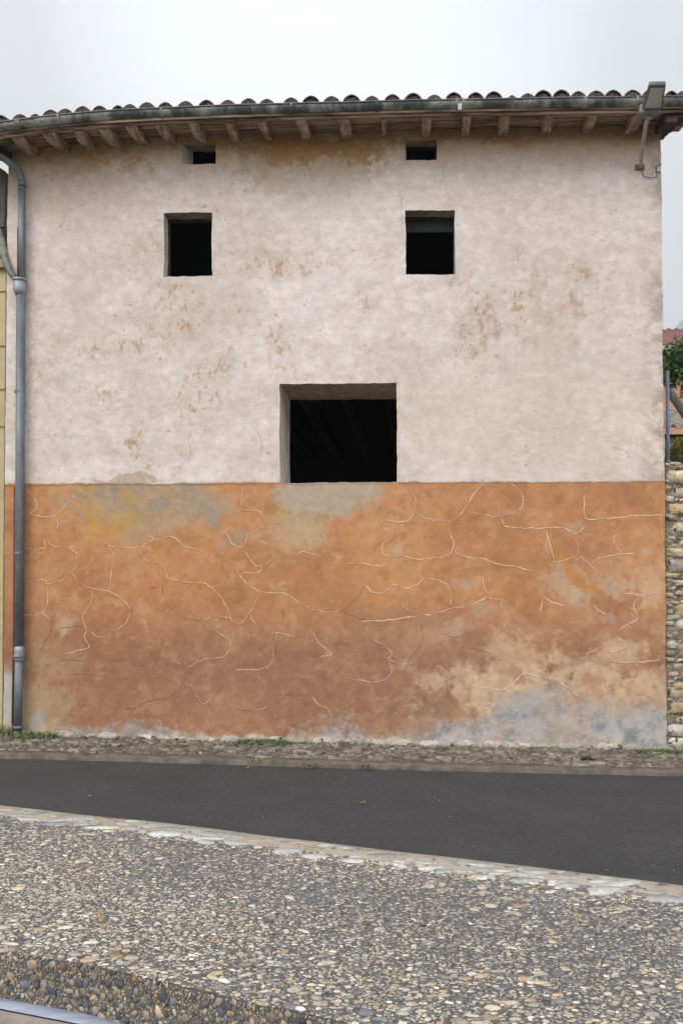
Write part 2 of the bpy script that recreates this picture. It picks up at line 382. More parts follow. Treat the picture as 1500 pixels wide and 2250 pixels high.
    O = mixc(O, (.42, .19, .06), blob(1275, 1265, 74, 12, .3, .6, 20, 66, .72) * .9)
    for (cx, cy, rx, ry) in [(1440, 1400, 14, 60), (1130, 1475, 26, 12), (1145, 1535, 20, 14), (1300, 1500, 20, 26), (1400, 1370, 30, 16)]:
        O = mixc(O, (.37, .18, .10), blob(cx, cy, rx, ry, .9, .8, 18, 67) * .6)
    # green-grey and yellow lichen patches under the windows
    ptc = blob(330, 1105, 165, 62, .55, .75, 55, 68)
    O = mixc(O, (.335, .27, .175), ptc * .7)
    O = mixc(O, (.22, .205, .175), blob(300, 1090, 130, 40, .7, .8, 24, 69) * sst(.45, .6, n3) * .55)
    for (cx, cy, rx, ry, s) in [(213, 1140, 20, 40, 1), (290, 1080, 18, 22, .8), (285, 1140, 50, 22, .6), (606, 1130, 9, 32, .8), (195, 1095, 8, 20, .5), (240, 1150, 30, 14, .5)]:
        O = mixc(O, (.43, .235, .055), blob(cx, cy, rx, ry, .6, .8, 18, 70) * s * .65)
    O = mixc(O, (.25, .23, .20), blob(455, 1130, 36, 26, .9, .8, 22, 71) * .6)
    O = mixc(O, (.27, .25, .22), blob(520, 1180, 40, 18, .9, .8, 22, 72) * .4)
    wn = blob(705, 1085, 112, 44, .4, .45, 44, 73)
    O = mixc(O, (.36, .315, .25), wn * .75)
    O = mixc(O, (.38, .33, .22), blob(650, 1150, 62, 46, .5, .8, 44, 74) * .6)
    O = mixc(O, (.50, .345, .20), blob(630, 1190, 60, 34, .5, .8, 44, 75) * .4)
    # yellowish damp corner at bottom left, blue-grey cement at bottom right
    O = mixc(O, (.42, .33, .185), blob(80, 1560, 60, 110, 1.0, 1.2, 60, 76) * .5)
    O = mixc(O, (.33, .34, .34), blob(80, 1580, 12, 40, .6, .8, 24, 77) * .6)
    gl = 1538 + 18 * np.sin(x / 70.) + (n2 - .5) * 120 + (n3 - .5) * 50 - sst(1330, 1480, x) * 36 + sst(1080, 940, x) * 34 + sst(960, 830, x) * 50
    gm = np.clip(sst(-30, 34, y - gl + (n4 - .5) * 70) * (.97 - .35 * sst(.5, .62, n4)), 0, 1)
    g_c = mixc(np.zeros(x.shape + (3,)) + np.array((.36, .345, .33)), (.22, .224, .228), sst(.44, .62, fbm(x, y, 45, 78, 6, .68)))
    g_c = mixc(g_c, (.46, .42, .38), sst(.58, .68, n4) * .7)
    g_c = mixc(g_c, (.43, .33, .24), sst(.52, .64, fbm(x, y, 60, 79, 5, .65)) * .5)
    O = O * (1 - gm[..., None]) + g_c * gm[..., None]
    # lime crust along the foot
    bl = 1622 + (x - 250) * .024
    cm = sst(-17, -3, y - bl + (fbm(x, y, 40, 80, 5, .7) - .5) * 38)
    O = mixc(O, (.47, .41, .33), cm * .85)
    O = mixc(O, (.17, .15, .12), cm * sst(.56, .66, n4) * .8)
    # the far left strip below the pipe is whitewashed and dirty
    lw = sst(58, 40, x) * sst(1450, 1500, y + (n3 - .5) * 60)
    O = mixc(O, (.46, .43, .39), lw * .85)
    # ---- boundary between the two, scuffed
    by = 1062 - (x - 20) * .0027 + (fbm(x, y * .2, 26, 81, 5, .7) - .5) * 9
    lich = blob(285, 1056, 70, 8, .7, .6, 16, 82)
    t = sst(-1.2, 1.2, y - by)
    c = U * (1 - t[..., None]) + O * t[..., None]
    c = mixc(c, (.36, .26, .17), lich * .7)
    edge = np.exp(-((y - by + 2) / 2.2) ** 2) * sst(.4, .6, fbm(x, y, 30, 83, 3))
    c = mixc(c, (.55, .43, .32), edge * .6)
    # small knocks and pits
    pit = sst(.85, .90, fbm(x, y, 11, 84, 2, .5))
    c = mixc(c, (.20, .15, .115), pit * .45)
    return c

# --- front face: a fine grid broken at the openings
def cuts(lo, hi, br, step):
    b = sorted({lo, hi, *br}); o = []
    for a, c in zip(b[:-1], b[1:]): o += list(np.linspace(a, c, max(2, int(round((c - a) / step)) + 1))[:-1])
    return np.array(o + [hi])
ZB = -0.28
xs = cuts(XL, XR, [v for k in OW.values() for v in k[:2]], .0095)
zs = cuts(ZB, 6.62, [v for k in OW.values() for v in k[2:]] + [ZBAND], .0095)
zs = zs[:-1]
X, Z = np.meshgrid(xs, zs, indexing='ij')
nx, nz_ = X.shape
ztop = walltop(xs)[:, None]
Zr = np.where(Z > 5.62, 5.62 + (Z - 5.62) * (ztop - 5.62) / (zs[-1] - 5.62), Z) if False else Z
dx, dy, dz = warp(X, Zr)
fx = np.minimum(sst(0, .05, X - XL) + .55, 1)
# plaster peels off and bulges near the foot
foot = sst(.30, .0, Zr - gz(X))
dy2 = dy - foot * (fbm(X, Zr, .16, 88, 4, .6) - .35) * .05
pp = np.stack([X + dx, dy2, Zr + dz], -1).reshape(-1, 3)
idx = np.arange(nx * nz_).reshape(nx, nz_)
xc = (xs[:-1] + xs[1:]) / 2; zc = (zs[:-1] + zs[1:]) / 2
keep = np.ones((nx - 1, nz_ - 1), bool)
for k in OW.values():
    keep &= ~(((xc > k[0]) & (xc < k[1]))[:, None] & ((zc > k[2]) & (zc < k[3]))[None])
keep &= zc[None] < walltop(xc)[:, None] + .10
fa = np.stack([idx[:-1, :-1], idx[1:, :-1], idx[1:, 1:], idx[:-1, 1:]], -1)[keep]
fc = facade_colour(X, Zr).reshape(-1, 3)
print('facade', len(pp), len(fa))

# --- drawn seams (false stone joints) as thin raised beads in the same mesh
A = [[(125,45),(120,75),(160,120),(160,150),(145,180),(235,185),(300,130),(330,112)], [(315,45),(312,75),(330,112),(385,135)], [(235,185),(255,215),(245,250)],
 [(60,333),(110,333),(185,332),(200,315),(198,292),(240,320),(300,325),(335,308)], [(300,325),(335,355),(335,400),(315,440),(280,470),(215,487),(190,470),(50,485)],
 [(215,487),(212,570),(190,605),(160,622),(90,622)], [(190,605),(215,635),(235,640)], [(460,310),(530,328),(610,325),(660,300),(675,282),(640,280)],
 [(465,310),(500,355),(490,430),(483,520)], [(315,440),(350,480),(405,505),(483,520),(540,555),(570,590),(575,615),(550,660),(500,702)],
 [(405,505),(400,570),(365,630),(380,690),(375,720),(395,765),(330,780),(270,797)], [(380,690),(405,700),(430,720),(465,718)],
 [(610,325),(630,370),(670,395),(710,400),(735,440),(740,460),(820,480),(890,482),(950,520),(1000,600),(1015,640),(1050,660),(1095,620),(1145,530)],
 [(640,280),(755,278),(800,310),(880,345),(945,395),(975,377),(1010,385),(1055,445),(1090,490),(1150,520),(1250,530),(1300,560),(1390,600),(1500,605)],
 [(1055,445),(1085,435),(1135,435),(1145,405),(1120,403),(1080,350),(1075,315),(1095,262),(1120,262),(1150,300),(1190,305)], [(1145,405),(1190,385),(1218,352)],
 [(1068,42),(1060,150),(1080,162),(1135,165),(1160,200)], [(990,240),(1010,295),(1045,322),(1075,315)], [(1100,620),(1128,668)], [(890,650),(940,630),(1015,638)],
 [(890,655),(960,705),(1010,740),(1005,780),(975,810),(890,820),(820,858)], [(1170,722),(1220,700),(1300,715),(1335,705),(1360,685)], [(1220,700),(1200,770),(1195,825),(1150,860),(1020,865)],
 [(1360,685),(1400,745),(1455,795),(1400,810)], [(1425,250),(1425,330),(1410,362),(1370,350),(1320,345),(1310,365)], [(1430,330),(1500,385)],
 [(1370,975),(1400,1020),(1440,1035),(1455,1080),(1445,1140)], [(940,1090),(925,1140)], [(860,970),(895,1010),(940,985)], [(1110,1045),(1180,1025)], [(775,825),(795,845)]]
B_ = [[(295,40),(325,120),(322,175),(280,215),(200,212),(178,228),(225,260),(222,290),(180,315),(185,345),(212,375),(180,408),(100,398),(20,400)],
 [(322,170),(380,198),(490,203),(540,160),(590,80),(640,42)], [(740,38),(790,90),(790,140),(760,165),(690,188),(600,180),(540,160)],
 [(490,203),(472,240),(490,300),(485,340),(440,365),(345,378),(300,368),(212,368)], [(700,188),(722,230),(800,240),(960,238),(1020,265),(1080,230)], [(895,243),(930,388),(900,405)],
 [(930,388),(1000,375),(1038,350),(1030,290)], [(1038,350),(1110,415),(1160,460)], [(1105,400),(1120,378),(1235,355),(1300,355)], [(1235,355),(1198,300),(1205,260),(1242,228)],
 [(1070,35),(1068,150),(1085,198),(1160,198),(1300,185),(1410,182)], [(490,340),(560,370),(630,378),(680,400),(760,410),(860,440)], [(855,485),(885,540),(940,570),(1000,582)], [(885,540),(875,615)],
 [(345,380),(345,450),(362,460),(330,490),(280,505),(235,487),(200,515),(150,528),(105,492)], [(362,460),(430,470),(470,495),(485,590)],
 [(70,650),(200,645),(320,628),(420,615),(485,592),(560,580),(632,545),(620,480),(628,400)], [(632,545),(695,555),(698,585)], [(280,555),(285,590),(300,612)],
 [(135,730),(190,755),(222,790),(210,818),(250,830)], [(210,818),(222,870),(190,905),(135,918),(0,890)], [(1235,527),(1330,533),(1410,530)], [(1310,535),(1282,580),(1300,640),(1250,670),(1220,692)],
 [(1095,575),(1160,625)], [(1205,710),(1245,750),(1225,780),(1165,785),(1140,770),(1060,805)], [(1165,785),(1200,828),(1300,830),(1405,822)],
 [(597,855),(592,935),(650,942),(700,952),(745,930),(790,882),(860,890),(940,910),(1000,950),(1060,995),(1110,995),(1160,960),(1175,890)], [(975,895),(985,935)], [(415,845),(450,865),(465,890)],
 [(600,1100),(660,1130),(740,1185)], [(112,670),(112,705)]]
DK = [[(700,500),(640,510),(600,560)], [(450,1010),(500,1030),(580,1035),(660,1000),(740,985),(800,930),(820,860)], [(265,822),(450,822),(600,826)], [(290,885),(400,885),(520,905),(570,900)],
 [(735,455),(715,540),(800,630),(890,650)], [(820,900),(850,970),(895,1010),(940,985),(985,920)], [(1000,1030),(1090,1045),(1110,1043)], [(245,640),(210,720),(185,780)], [(190,860),(210,845),(250,858)], [(1220,975),(1370,975)],
 [(1390,600),(1500,605),(1530,620),(1640,655)], [(1850,660),(1855,745),(1780,850),(1790,940)], [(2050,760),(2150,790),(2170,800)], [(1930,700),(2000,718),(2060,690)], [(1600,490),(1560,560),(1500,605)], [(2240,560),(2300,620),(2360,615)], [(720,705),(705,770),(680,855)], [(2200,1160),(2290,1190)], [(1180,1040),(1200,1090)], [(260,680),(380,670)]]
UP = [[(478,365),(490,400),(484,450),(495,500),(492,560)], [(876,400),(880,440),(884,480)], [(970,360),(978,400),(992,450)], [(1330,935),(1360,960),(1400,975),(1440,970)], [(1400,900),(1445,935),(1455,980)], [(1210,560),(1230,580)], [(865,560),(875,600)],
 [(412,960),(420,990),(412,1020)], [(700,690),(712,720)], [(930,760),(925,800),(935,830)], [(560,940),(575,970),(570,1000)], [(1340,980),(1380,1000),(1390,1040)], [(1120,930),(1180,945),(1250,935)]]
sv, sf, scc = [], [], []
rng = np.random.RandomState(5)
def bead(pts, w, colr, gap, seed, h=.0035):
    gap = gap - .09 if h > .003 else gap
    P = curve(pts, 10)
    P = P + np.stack([(fbm(P[:, 0], P[:, 1], 9, seed, 3) - .5) * 5, (fbm(P[:, 1], P[:, 0], 9, seed + 1, 3) - .5) * 5], -1)
    Q = np.array([W(a, b) for a, b in P])[:, [0, 2]]
    s = np.r_[0, np.cumsum(np.linalg.norm(np.diff(Q, axis=0), axis=1))]
    u = np.arange(0, s[-1], .008); Q = np.stack([np.interp(u, s, Q[:, i]) for i in (0, 1)], -1)
    if len(Q) < 3: return
    t = np.gradient(Q, axis=0); t /= np.linalg.norm(t, axis=1)[:, None] + 1e-9; n = np.stack([-t[:, 1], t[:, 0]], -1)
    a = fbm(u, u * 0 + seed, .16, seed % 7, 4, .6)
    ww = w * np.clip((a - gap) * 5, 0, 1) * (.40 + 1.2 * fbm(u, u * 0 + seed, .06, 9, 3)) * np.clip(np.minimum(u, u[-1] - u) / .04, 0.1, 1)
    lowf = 1 - .45 * float(sst(1370, 1480, np.mean([p[1] for p in pts]))) * (np.mean([p[0] for p in pts]) < 1000)
    bc = lowf * (.25 + .75 * sst(.27, .54, fbm(u, u * 0 + seed * 3.3, .13, seed % 5 + 2, 4, .65))) * (.95 if h > .003 else 1)
    for i in range(len(Q)):
        for k, o in ((-1, 0), (0, h), (1, 0)):
            q_ = Q[i] + n[i] * ww[i] * .5 * k
            sv.append((q_[0], q_[1], o if ww[i] > w * .12 else -.004)); scc.append((np.array(colr) * bc[i] + (np.array((.37, .18, .10)) if h > .003 else np.array(colr)) * (1 - bc[i])) * (.9 + .2 * rng.rand()))
    b = len(sv) - 3 * len(Q)
    for i in range(len(Q) - 1):
        if ww[i] < w * .12 and ww[i + 1] < w * .12: continue
        for k in (0, 1): sf.append((b + 3 * i + k, b + 3 * i + k + 1, b + 3 * i + 4 + k, b + 3 * i + 3 + k))
c2 = lambda l: [(a / 2, 1040 + b / 2) for a, b in l]
for i, l in enumerate(A): bead(c2(l), .0088, (.60, .43, .30), .30 + .10 * (sum(p[1] for p in l) / len(l) > 700), 100 + i)
for i, l in enumerate(B_): bead([(a + 750, b) for a, b in c2(l)], .0098, (.63, .47, .35), .22 + .10 * (sum(p[1] for p in l) / len(l) > 700), 200 + i)
for i, l in enumerate(A[:26] + [[(a + 1500, b) for a, b in l] for l in B_[:26]]): bead(c2(l), .0075, (.36, .19, .11), .0, 300 + i, .0018)
for i, l in enumerate(DK): bead(c2(l), .0065, (.22, .11, .065), .27, 400 + i, .002)
for i, l in enumerate(UP): bead(l, .0050, (.40, .34, .29) if i % 3 else (.66, .61, .56), .20, 500 + i, .002)
sv = np.array(sv); dx, dy, dz = warp(sv[:, 0], sv[:, 1])
ft = sst(.30, .0, sv[:, 1] - gz(sv[:, 0]))
dy = dy - ft * (fbm(sv[:, 0], sv[:, 1], .16, 88, 4, .6) - .35) * .05
SVW = np.stack([sv[:, 0] + dx, dy - .0015 - sv[:, 2], sv[:, 1] + dz], -1)
allv = np.vstack([pp, SVW]); allf = np.vstack([fa, np.array(sf) + len(pp)])
mesh('wall', allv, allf, [PLASTER, SEAM], house, col=np.vstack([fc, np.array(scc)]), smooth=True,
     mi=np.r_[np.zeros(len(fa), int), np.ones(len(sf), int)])

# --- side and back walls, floors and rooms
YB = 8.0
def side_wall(x0, x1):
    m = MB(); ys = np.linspace(.0, YB, 60); xo = x1 if x1 > 0 else x0
    v = []
    for y in ys:
        rake = rimz(xo) + .02 + (min(y, 2 * 3.9 - y) + .45) * .27 - .05      # up to the underside of the roof
        for z in np.linspace(ZB, rake, 60):
            wx_, wy_, wz_ = warp(np.array(xo), np.array(z)) if y == 0 else (0, 0, 0)
            v.append((xo + (float(wx_) if y == 0 else (float(fbm(np.array(y), np.array(z), .4, 12, 3)) - .5) * .03), y + (float(wy_) if y == 0 else 0), z + (float(wz_) if y == 0 else 0)))
    f = [(i * 60 + j, (i + 1) * 60 + j, (i + 1) * 60 + j + 1, i * 60 + j + 1) for i in range(59) for j in range(59)]
    return m.add(v, f)
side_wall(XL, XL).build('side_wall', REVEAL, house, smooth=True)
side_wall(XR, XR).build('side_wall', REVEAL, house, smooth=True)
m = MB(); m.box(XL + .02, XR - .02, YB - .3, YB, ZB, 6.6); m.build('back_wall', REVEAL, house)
# inner skins of the rooms: light tight box
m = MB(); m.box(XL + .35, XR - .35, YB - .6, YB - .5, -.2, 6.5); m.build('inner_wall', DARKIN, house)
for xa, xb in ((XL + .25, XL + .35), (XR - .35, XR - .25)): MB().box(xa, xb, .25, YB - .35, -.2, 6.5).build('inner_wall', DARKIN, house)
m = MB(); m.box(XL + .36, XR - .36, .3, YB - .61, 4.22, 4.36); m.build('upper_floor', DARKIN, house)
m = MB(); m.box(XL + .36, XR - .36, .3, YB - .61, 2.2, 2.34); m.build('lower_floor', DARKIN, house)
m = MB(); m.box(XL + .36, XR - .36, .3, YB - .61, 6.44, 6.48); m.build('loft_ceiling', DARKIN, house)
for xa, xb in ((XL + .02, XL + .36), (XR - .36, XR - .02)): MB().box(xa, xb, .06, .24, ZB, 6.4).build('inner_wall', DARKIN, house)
for i in range(9):
    x = -2.6 + i * .55
    m = MB(); m.box(x, x + .13, .9, YB - .62, 4.04, 4.219); m.build('ceiling_beam', DARKWOOD, house)
m = MB(); m.box(-2.2, 1.4, 3.2, 3.6, 2.341, 3.1); m.box(-.05, .12, 3.15, 3.65, 3.1, 3.25); m.build('parapet', mat('grey_block', (.10, .10, .08), .95, (.06, .06, .05), 4), house)

def opening(key, depth, lint, frame_w, splay=0.0, deep=False):
    x0, x1, z0, z1 = OW[key]; n = 14
    per = [(a, z0) for a in np.linspace(x0, x1, n)[:-1]] + [(x1, a) for a in np.linspace(z0, z1, n)[:-1]] + [(a, z1) for a in np.linspace(x1, x0, n)[:-1]] + [(x0, a) for a in np.linspace(z1, z0, n)[:-1]]
    per = np.array(per)
    X_, Z_ = per[:, 0], per[:, 1]; dx, dy, dz = warp(X_, Z_)
    rings = []; cx = (x0 + x1) / 2; K = 8
    for j in range(K + 1):
        t = j / K; Y_ = t * depth
        sp = np.where(np.abs(X_ - x0) < 1e-6, splay * t, 0)
        r = np.stack([X_ + dx * (1 - t * .5) + sp + (fbm(X_ + Z_, Z_ * 0 + Y_, .12, 14, 3) - .5) * .012 * (t > 0), dy * (1 - t) + Y_, Z_ + dz * (1 - t * .5) + (fbm(X_, Z_ + Y_ * 2, .1, 15, 3) - .5) * .014 * (t > 0)], -1)
        rings.append(r)
    V = np.vstack(rings); N = len(per); f = []; mi = []
    for j in range(K):
        for i in range(N):
            i2 = (i + 1) % N; f.append((j * N + i, j * N + i2, (j + 1) * N + i2, (j + 1) * N + i))
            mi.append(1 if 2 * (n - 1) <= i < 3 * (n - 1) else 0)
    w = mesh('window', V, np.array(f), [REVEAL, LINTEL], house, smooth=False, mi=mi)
    # block the gap between reveal and room
    if frame_w:
        fr = MB(); xi0, xi1 = x0 + splay - .03, x1 + .03; a = depth - .005; b = depth + .05; fw = frame_w + .03
        fr.box(xi0, xi0 + fw, a, b, z0 - .02, z1 + .02); fr.box(xi1 - fw, xi1, a + .001, b, z0 - .02, z1 + .02)
        fr.box(xi0 + fw, xi1 - fw, a + .002, b, z1 - fw + .02, z1 + .02); fr.box(xi0 + fw, xi1 - fw, a + .003, b, z0 - .02, z0 + fw - .03)
        fr.build('window_frame', DARKWOOD, w)
    return w
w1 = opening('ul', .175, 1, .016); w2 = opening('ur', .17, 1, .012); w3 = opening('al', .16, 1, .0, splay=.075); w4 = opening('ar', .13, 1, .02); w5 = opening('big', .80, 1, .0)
for w_, k in ((w1, 'upper left'), (w2, 'upper right')): pass
# lintel board behind the right hand window
x0, x1, z0, z1 = OW['ur']
m = MB(); m.box(x0 - .02, x1 + .02, .225, .26, z1 - .135, z1 + .02); m.build('lintel_board', mat('lintel_grey', (.035, .043, .05), .8, (.025, .03, .035), 8), w2)
w1['label'] = 'upper left square window opening with dark inside'; w2['label'] = 'upper square window opening with a grey lintel board'
w3['label'] = 'small attic opening with a splayed left side'; w4['label'] = 'small attic opening with straight sides'; w5['label'] = 'large deep window opening above the ochre band'

# --- rafters
random.seed(3)
RS = .27                              # roof slope
RAF = [78, 142, 203, 258, 317, 378, 446, 521, 591, 672, 763, 843, 935, 1023, 1101, 1198, 1288, 1378]
for i, px in enumerate(RAF):
    p = W(px, 300); x = p[0] + random.uniform(-.01, .01); w = (.115, .125, .11, .12, .12, .10, .115, .10, .085, .115, .12, .055, .10, .085, .11, .10, .10, .115)[i] * .5
    top0 = rimz(x) - .035 + (0 - RIMY) * 0            # height of rafter top at the outer tip
    L_ = .43; y1 = -L_ - random.uniform(-.02, .02); zt = rimz(x) - .085 + (y1 + .45) * .155 + .004
    h = random.uniform(.07, .09)
    prof = [(.3, 0), (y1 + .0, 0), (y1 - .005, -.03), (y1 + .04, -h * .62), (y1 + .12, -h * .93), (y1 + .17, -h), (.3, -h)]
    sk = random.uniform(-.03, .03)
    v = []
    for s in (-1, 1):
        for (yy, zz) in prof:
            wd = w * (1 - .12 * (zz < -.05)) * random.uniform(.94, 1.04)
            v.append((x + s * wd + sk * (-yy), yy, zt + (yy - y1) * .155 + zz + random.uniform(-.003, .003)))
    n = len(prof); f = [tuple(range(n)), tuple(range(2 * n - 1, n - 1, -1))] + [(k, n + k, n + (k + 1) % n, (k + 1) % n) for k in range(n)]
    m = MB(); m.add(v, f); m.build('rafter', WOOD, house, bevel=.008)

# --- boards over the rafters and the roof
XE0, XE1 = W(-150, 300)[0], XR + .24
ES = .155
def deck_z(x, y): return rimz(x) - .085 + (y - (-.45)) * ES
RIDGE = 3.9
ncol = 70
gx = np.linspace(XE0, XE1, ncol)
m = MB()
rows = [(-.50, -.33), (-.328, -.165), (-.163, .0), (.002, .17)]
for (a, b) in rows:                    # sheathing boards along the eave, one course each
    jl = random.uniform(.0, .012); v = []; 
    for x in gx:
        wob = (float(fbm(np.array(x), np.array(a), .5, 18, 3)) - .5) * .02
        for (yy, dz_) in ((a + wob * .6, jl), (b + wob * .4, jl), (b + wob * .4, jl + .02), (a + wob * .6, jl + .02)): v.append((x, yy, deck_z(x, yy) + dz_ + wob * .3))
    f = []
    for i in range(ncol - 1):
        for k in range(4): f.append((i * 4 + k, i * 4 + (k + 1) % 4, (i + 1) * 4 + (k + 1) % 4, (i + 1) * 4 + k))
    f += [(0, 1, 2, 3), tuple((ncol - 1) * 4 + k for k in (3, 2, 1, 0))]
    m.add(v, f)
m.build('eave_board', BOARD, house)
# fascia plank just behind the gutter
m = MB(); v = []
for x in gx:
    zf = rimz(x) - .03 + (float(fbm(np.array(x), np.array(0.), .7, 19, 3)) - .5) * .015
    for (yy, zz) in ((-.470, -.075), (-.470, .0), (-.445, .0), (-.445, -.075)): v.append((x, yy, zf + zz))
m.add(v, [(i * 4 + k, i * 4 + (k + 1) % 4, (i + 1) * 4 + (k + 1) % 4, (i + 1) * 4 + k) for i in range(ncol - 1) for k in range(4)] + [(0, 1, 2, 3), tuple((ncol - 1) * 4 + k for k in (3, 2, 1, 0))])
m.build('fascia', BOARD, house)

roof_v, roof_f, roof_c = [], [], []
def addr(v, f, c):
    b = len(roof_v); roof_v.extend(v); roof_f.extend([tuple(b + i for i in a) for a in f]); roof_c.extend([c] * len(v))
def rz(x, y):
    if y <= RIDGE: return rimz(x) + .02 + (y - (-.45)) * RS
    return rimz(x) + .02 + (RIDGE + .45) * RS - (y - RIDGE) * RS
# closed roof body below the tiles
v = []; 
for x in np.linspace(XL - .03, XE1, ncol):
    for y in (-.44, RIDGE, YB + .3): v.append((x, y, rz(x, y) - .004))
    for y in (YB + .3, RIDGE, .18): v.append((x, y, rz(x, y) - .045))
f = [(i * 6 + k, i * 6 + (k + 1) % 6, (i + 1) * 6 + (k + 1) % 6, (i + 1) * 6 + k) for i in range(ncol - 1) for k in range(6)]
f += [(0, 1, 2, 3, 4, 5), tuple((ncol - 1) * 6 + k for k in range(5, -1, -1))]
addr(v, f, (.05, .035, .028))
v = []; gl_ = [XE0 + (XL - .035 - XE0) * k / 9 for k in range(10)]   # short eave piece running on past the left corner
for x in gl_:
    for y in (-.44, .16): v.append((x, y, rz(x, y) - .004))
    for y in (.16, -.44): v.append((x, y, rz(x, y) - .06))
addr(v, [(i * 4 + k, i * 4 + (k + 1) % 4, (i + 1) * 4 + (k + 1) % 4, (i + 1) * 4 + k) for i in range(9) for k in range(4)] + [(0, 1, 2, 3), (39, 38, 37, 36)], (.05, .035, .028))
TP = [-115, -75, -38, 5, 45, 80, 112, 145, 182, 220, 262, 286, 325, 365, 410, 455, 500, 547, 588, 640, 683, 727, 773, 817, 862, 907, 952, 998, 1042, 1085, 1125, 1158, 1193, 1231, 1268, 1308, 1346, 1388, 1430, 1470, 1500]
def clay():
    b = random.random()
    c = random.choice([(.19, .10, .07), (.15, .085, .065), (.12, .08, .065), (.22, .13, .085), (.09, .07, .06), (.25, .15, .10)])
    return tuple(a * random.uniform(.28, .6) for a in c)  # scaled down so the tiles look backlit; that shade is in the colour
def tile(x, y0, ln, r0, r1, z0, up, c, rot=0, nn=9, th=.013):
    v = []
    for (yy, rr) in ((y0, r0), (y0 + ln, r1)):
        for t_ in (0, th):
            for k in range(nn):
                a = math.pi * (k / (nn - 1)); R = rr - t_
                px_ = x + math.cos(a) * R + (yy - y0) * rot; pz = (math.sin(a) * .80 + (1 - abs(math.cos(a))) * .16) * R if up else math.sin(a) * R * .92
                if not up: pz = -pz
                v.append((px_, yy, z0 + pz + (rz(x, yy) - rz(x, y0)) if yy <= RIDGE else z0 + pz))
    f = []
    for k in range(nn - 1):
        f.append((k, k + 1, 2 * nn + k + 1, 2 * nn + k)); f.append((nn + k + 1, nn + k, 3 * nn + k, 3 * nn + k + 1)); f.append((k, nn + k, nn + k + 1, k + 1))
        f.append((2 * nn + k, 2 * nn + k + 1, 3 * nn + k + 1, 3 * nn + k))
    f += [(0, 2 * nn, 3 * nn, nn), (nn - 1, 2 * nn - 1, 4 * nn - 1, 3 * nn - 1)]
    addr(v, f, c)
random.seed(11)
tx = [W(a, 225, -.5)[0] for a in TP]
for i, x in enumerate(tx):
    if x > XE1 - .06: continue
    for j in range(13):
        y0 = -.53 + j * .335; ln = min(.40, RIDGE - y0)
        if x < XL - .02 and j > 1: continue
        if ln < .05: continue
        jj = random.uniform(-.012, .012) if j else random.uniform(-.008, .008)
        r = .087 * random.uniform(.93, 1.08)
        if i + 1 < len(tx) and tx[i + 1] - x < .15: r = .062
        tile(x + jj, y0 + (random.uniform(-.015, .02) if j == 0 else 0), ln, r, r * .86, rz(x, y0) - .012 + random.uniform(-.006, .010) + .018, True, clay(), random.uniform(-.03, .03), 11 if j < 1 else 7)
        if j == 0:                     # mortar and dirt packed into the open end
            zz = rz(x, y0) + .004; addr([(x + jj, y0 + .006, zz)] + [(x + jj + math.cos(math.pi * k / 8) * (r - .009), y0 + .008 + random.uniform(-.004, .008), zz + math.sin(math.pi * k / 8) * (r - .009) * .9) for k in range(9)], [(0, k + 1, k + 2) for k in range(8)], (.06, .045, .04))
        if i + 1 < len(tx): tile((x + tx[i + 1]) / 2, y0 - .02, ln, .085, .075, rz(x, y0) + .045, False, clay(), 0, 7)
# back slope: plain corrugated courses
for i, x in enumerate(tx):
    if x > XE1 - .06 or x < XL: continue
    for j in range(4):
        y0 = RIDGE + j * 1.1; v = []
        for yy in (y0, y0 + 1.12):
            for k in range(7):
                a = math.pi * k / 6; v.append((x + math.cos(a) * .08, yy, rz(x, yy) + math.sin(a) * .07))
        addr(v, [(k, k + 1, 8 + k, 7 + k) for k in range(6)], clay())
# verge at the right hand gable: row of tiles laid along the rake, two stepped courses under
for j in range(14):
    y0 = -.5 + j * .33
    tile(XE1 - .05, y0, .38, .085, .075, rz(XE1, y0) + .0, True, clay(), 0)
    v = [];
    for k, (dx_, dz_) in enumerate(((-.24, -.16), (-.05, -.10), (.0, -.05))):
        pass
# ridge
for j in range(24):
    x = XL - .05 + j * .34
    if x > XE1 - .3: break
    v = []
    for xx, rr in ((x, .11), (x + .38, .095)):
        for k in range(9):
            a = math.pi * k / 8; v.append((xx, RIDGE + math.cos(a) * rr, rz(x, RIDGE) + .05 + math.sin(a) * rr))
    addr(v, [(k, k + 1, 10 + k, 9 + k) for k in range(8)], clay())
mesh('roof', roof_v, roof_f, TILE, house, col=np.array(roof_c))
# stepped corbel of broken tiles under the gable overhang
m = MB(); random.seed(8)
for j in range(26):
    y0 = -.42 + j * .16
    for k in range(4):
        x = XR + .0 + k * .055 + random.uniform(0, .02); z = rz(XR, y0) - .21 + k * .043
        m.box(XR - .06, x + .05, y0, y0 + .155, z, z + .036 + random.uniform(0, .006), c=tuple(c * .8 for c in clay()))
m.build('gable_corbel', TILE, house)
m = MB(); random.seed(9)
XEL = XL - .02
for j in range(26):
    y0 = -.42 + j * .16
    if y0 > .1: break
    for k in range(4):
        x = XL - k * .055 - random.uniform(0, .02); z = rz(XL, y0) - .25 + k * .043
        m.box(x - .04, XL + .03, y0, y0 + .155, z + .04, z + .076 + random.uniform(0, .006), c=tuple(c * .7 for c in clay()))
m.build('gable_corbel', TILE, house)

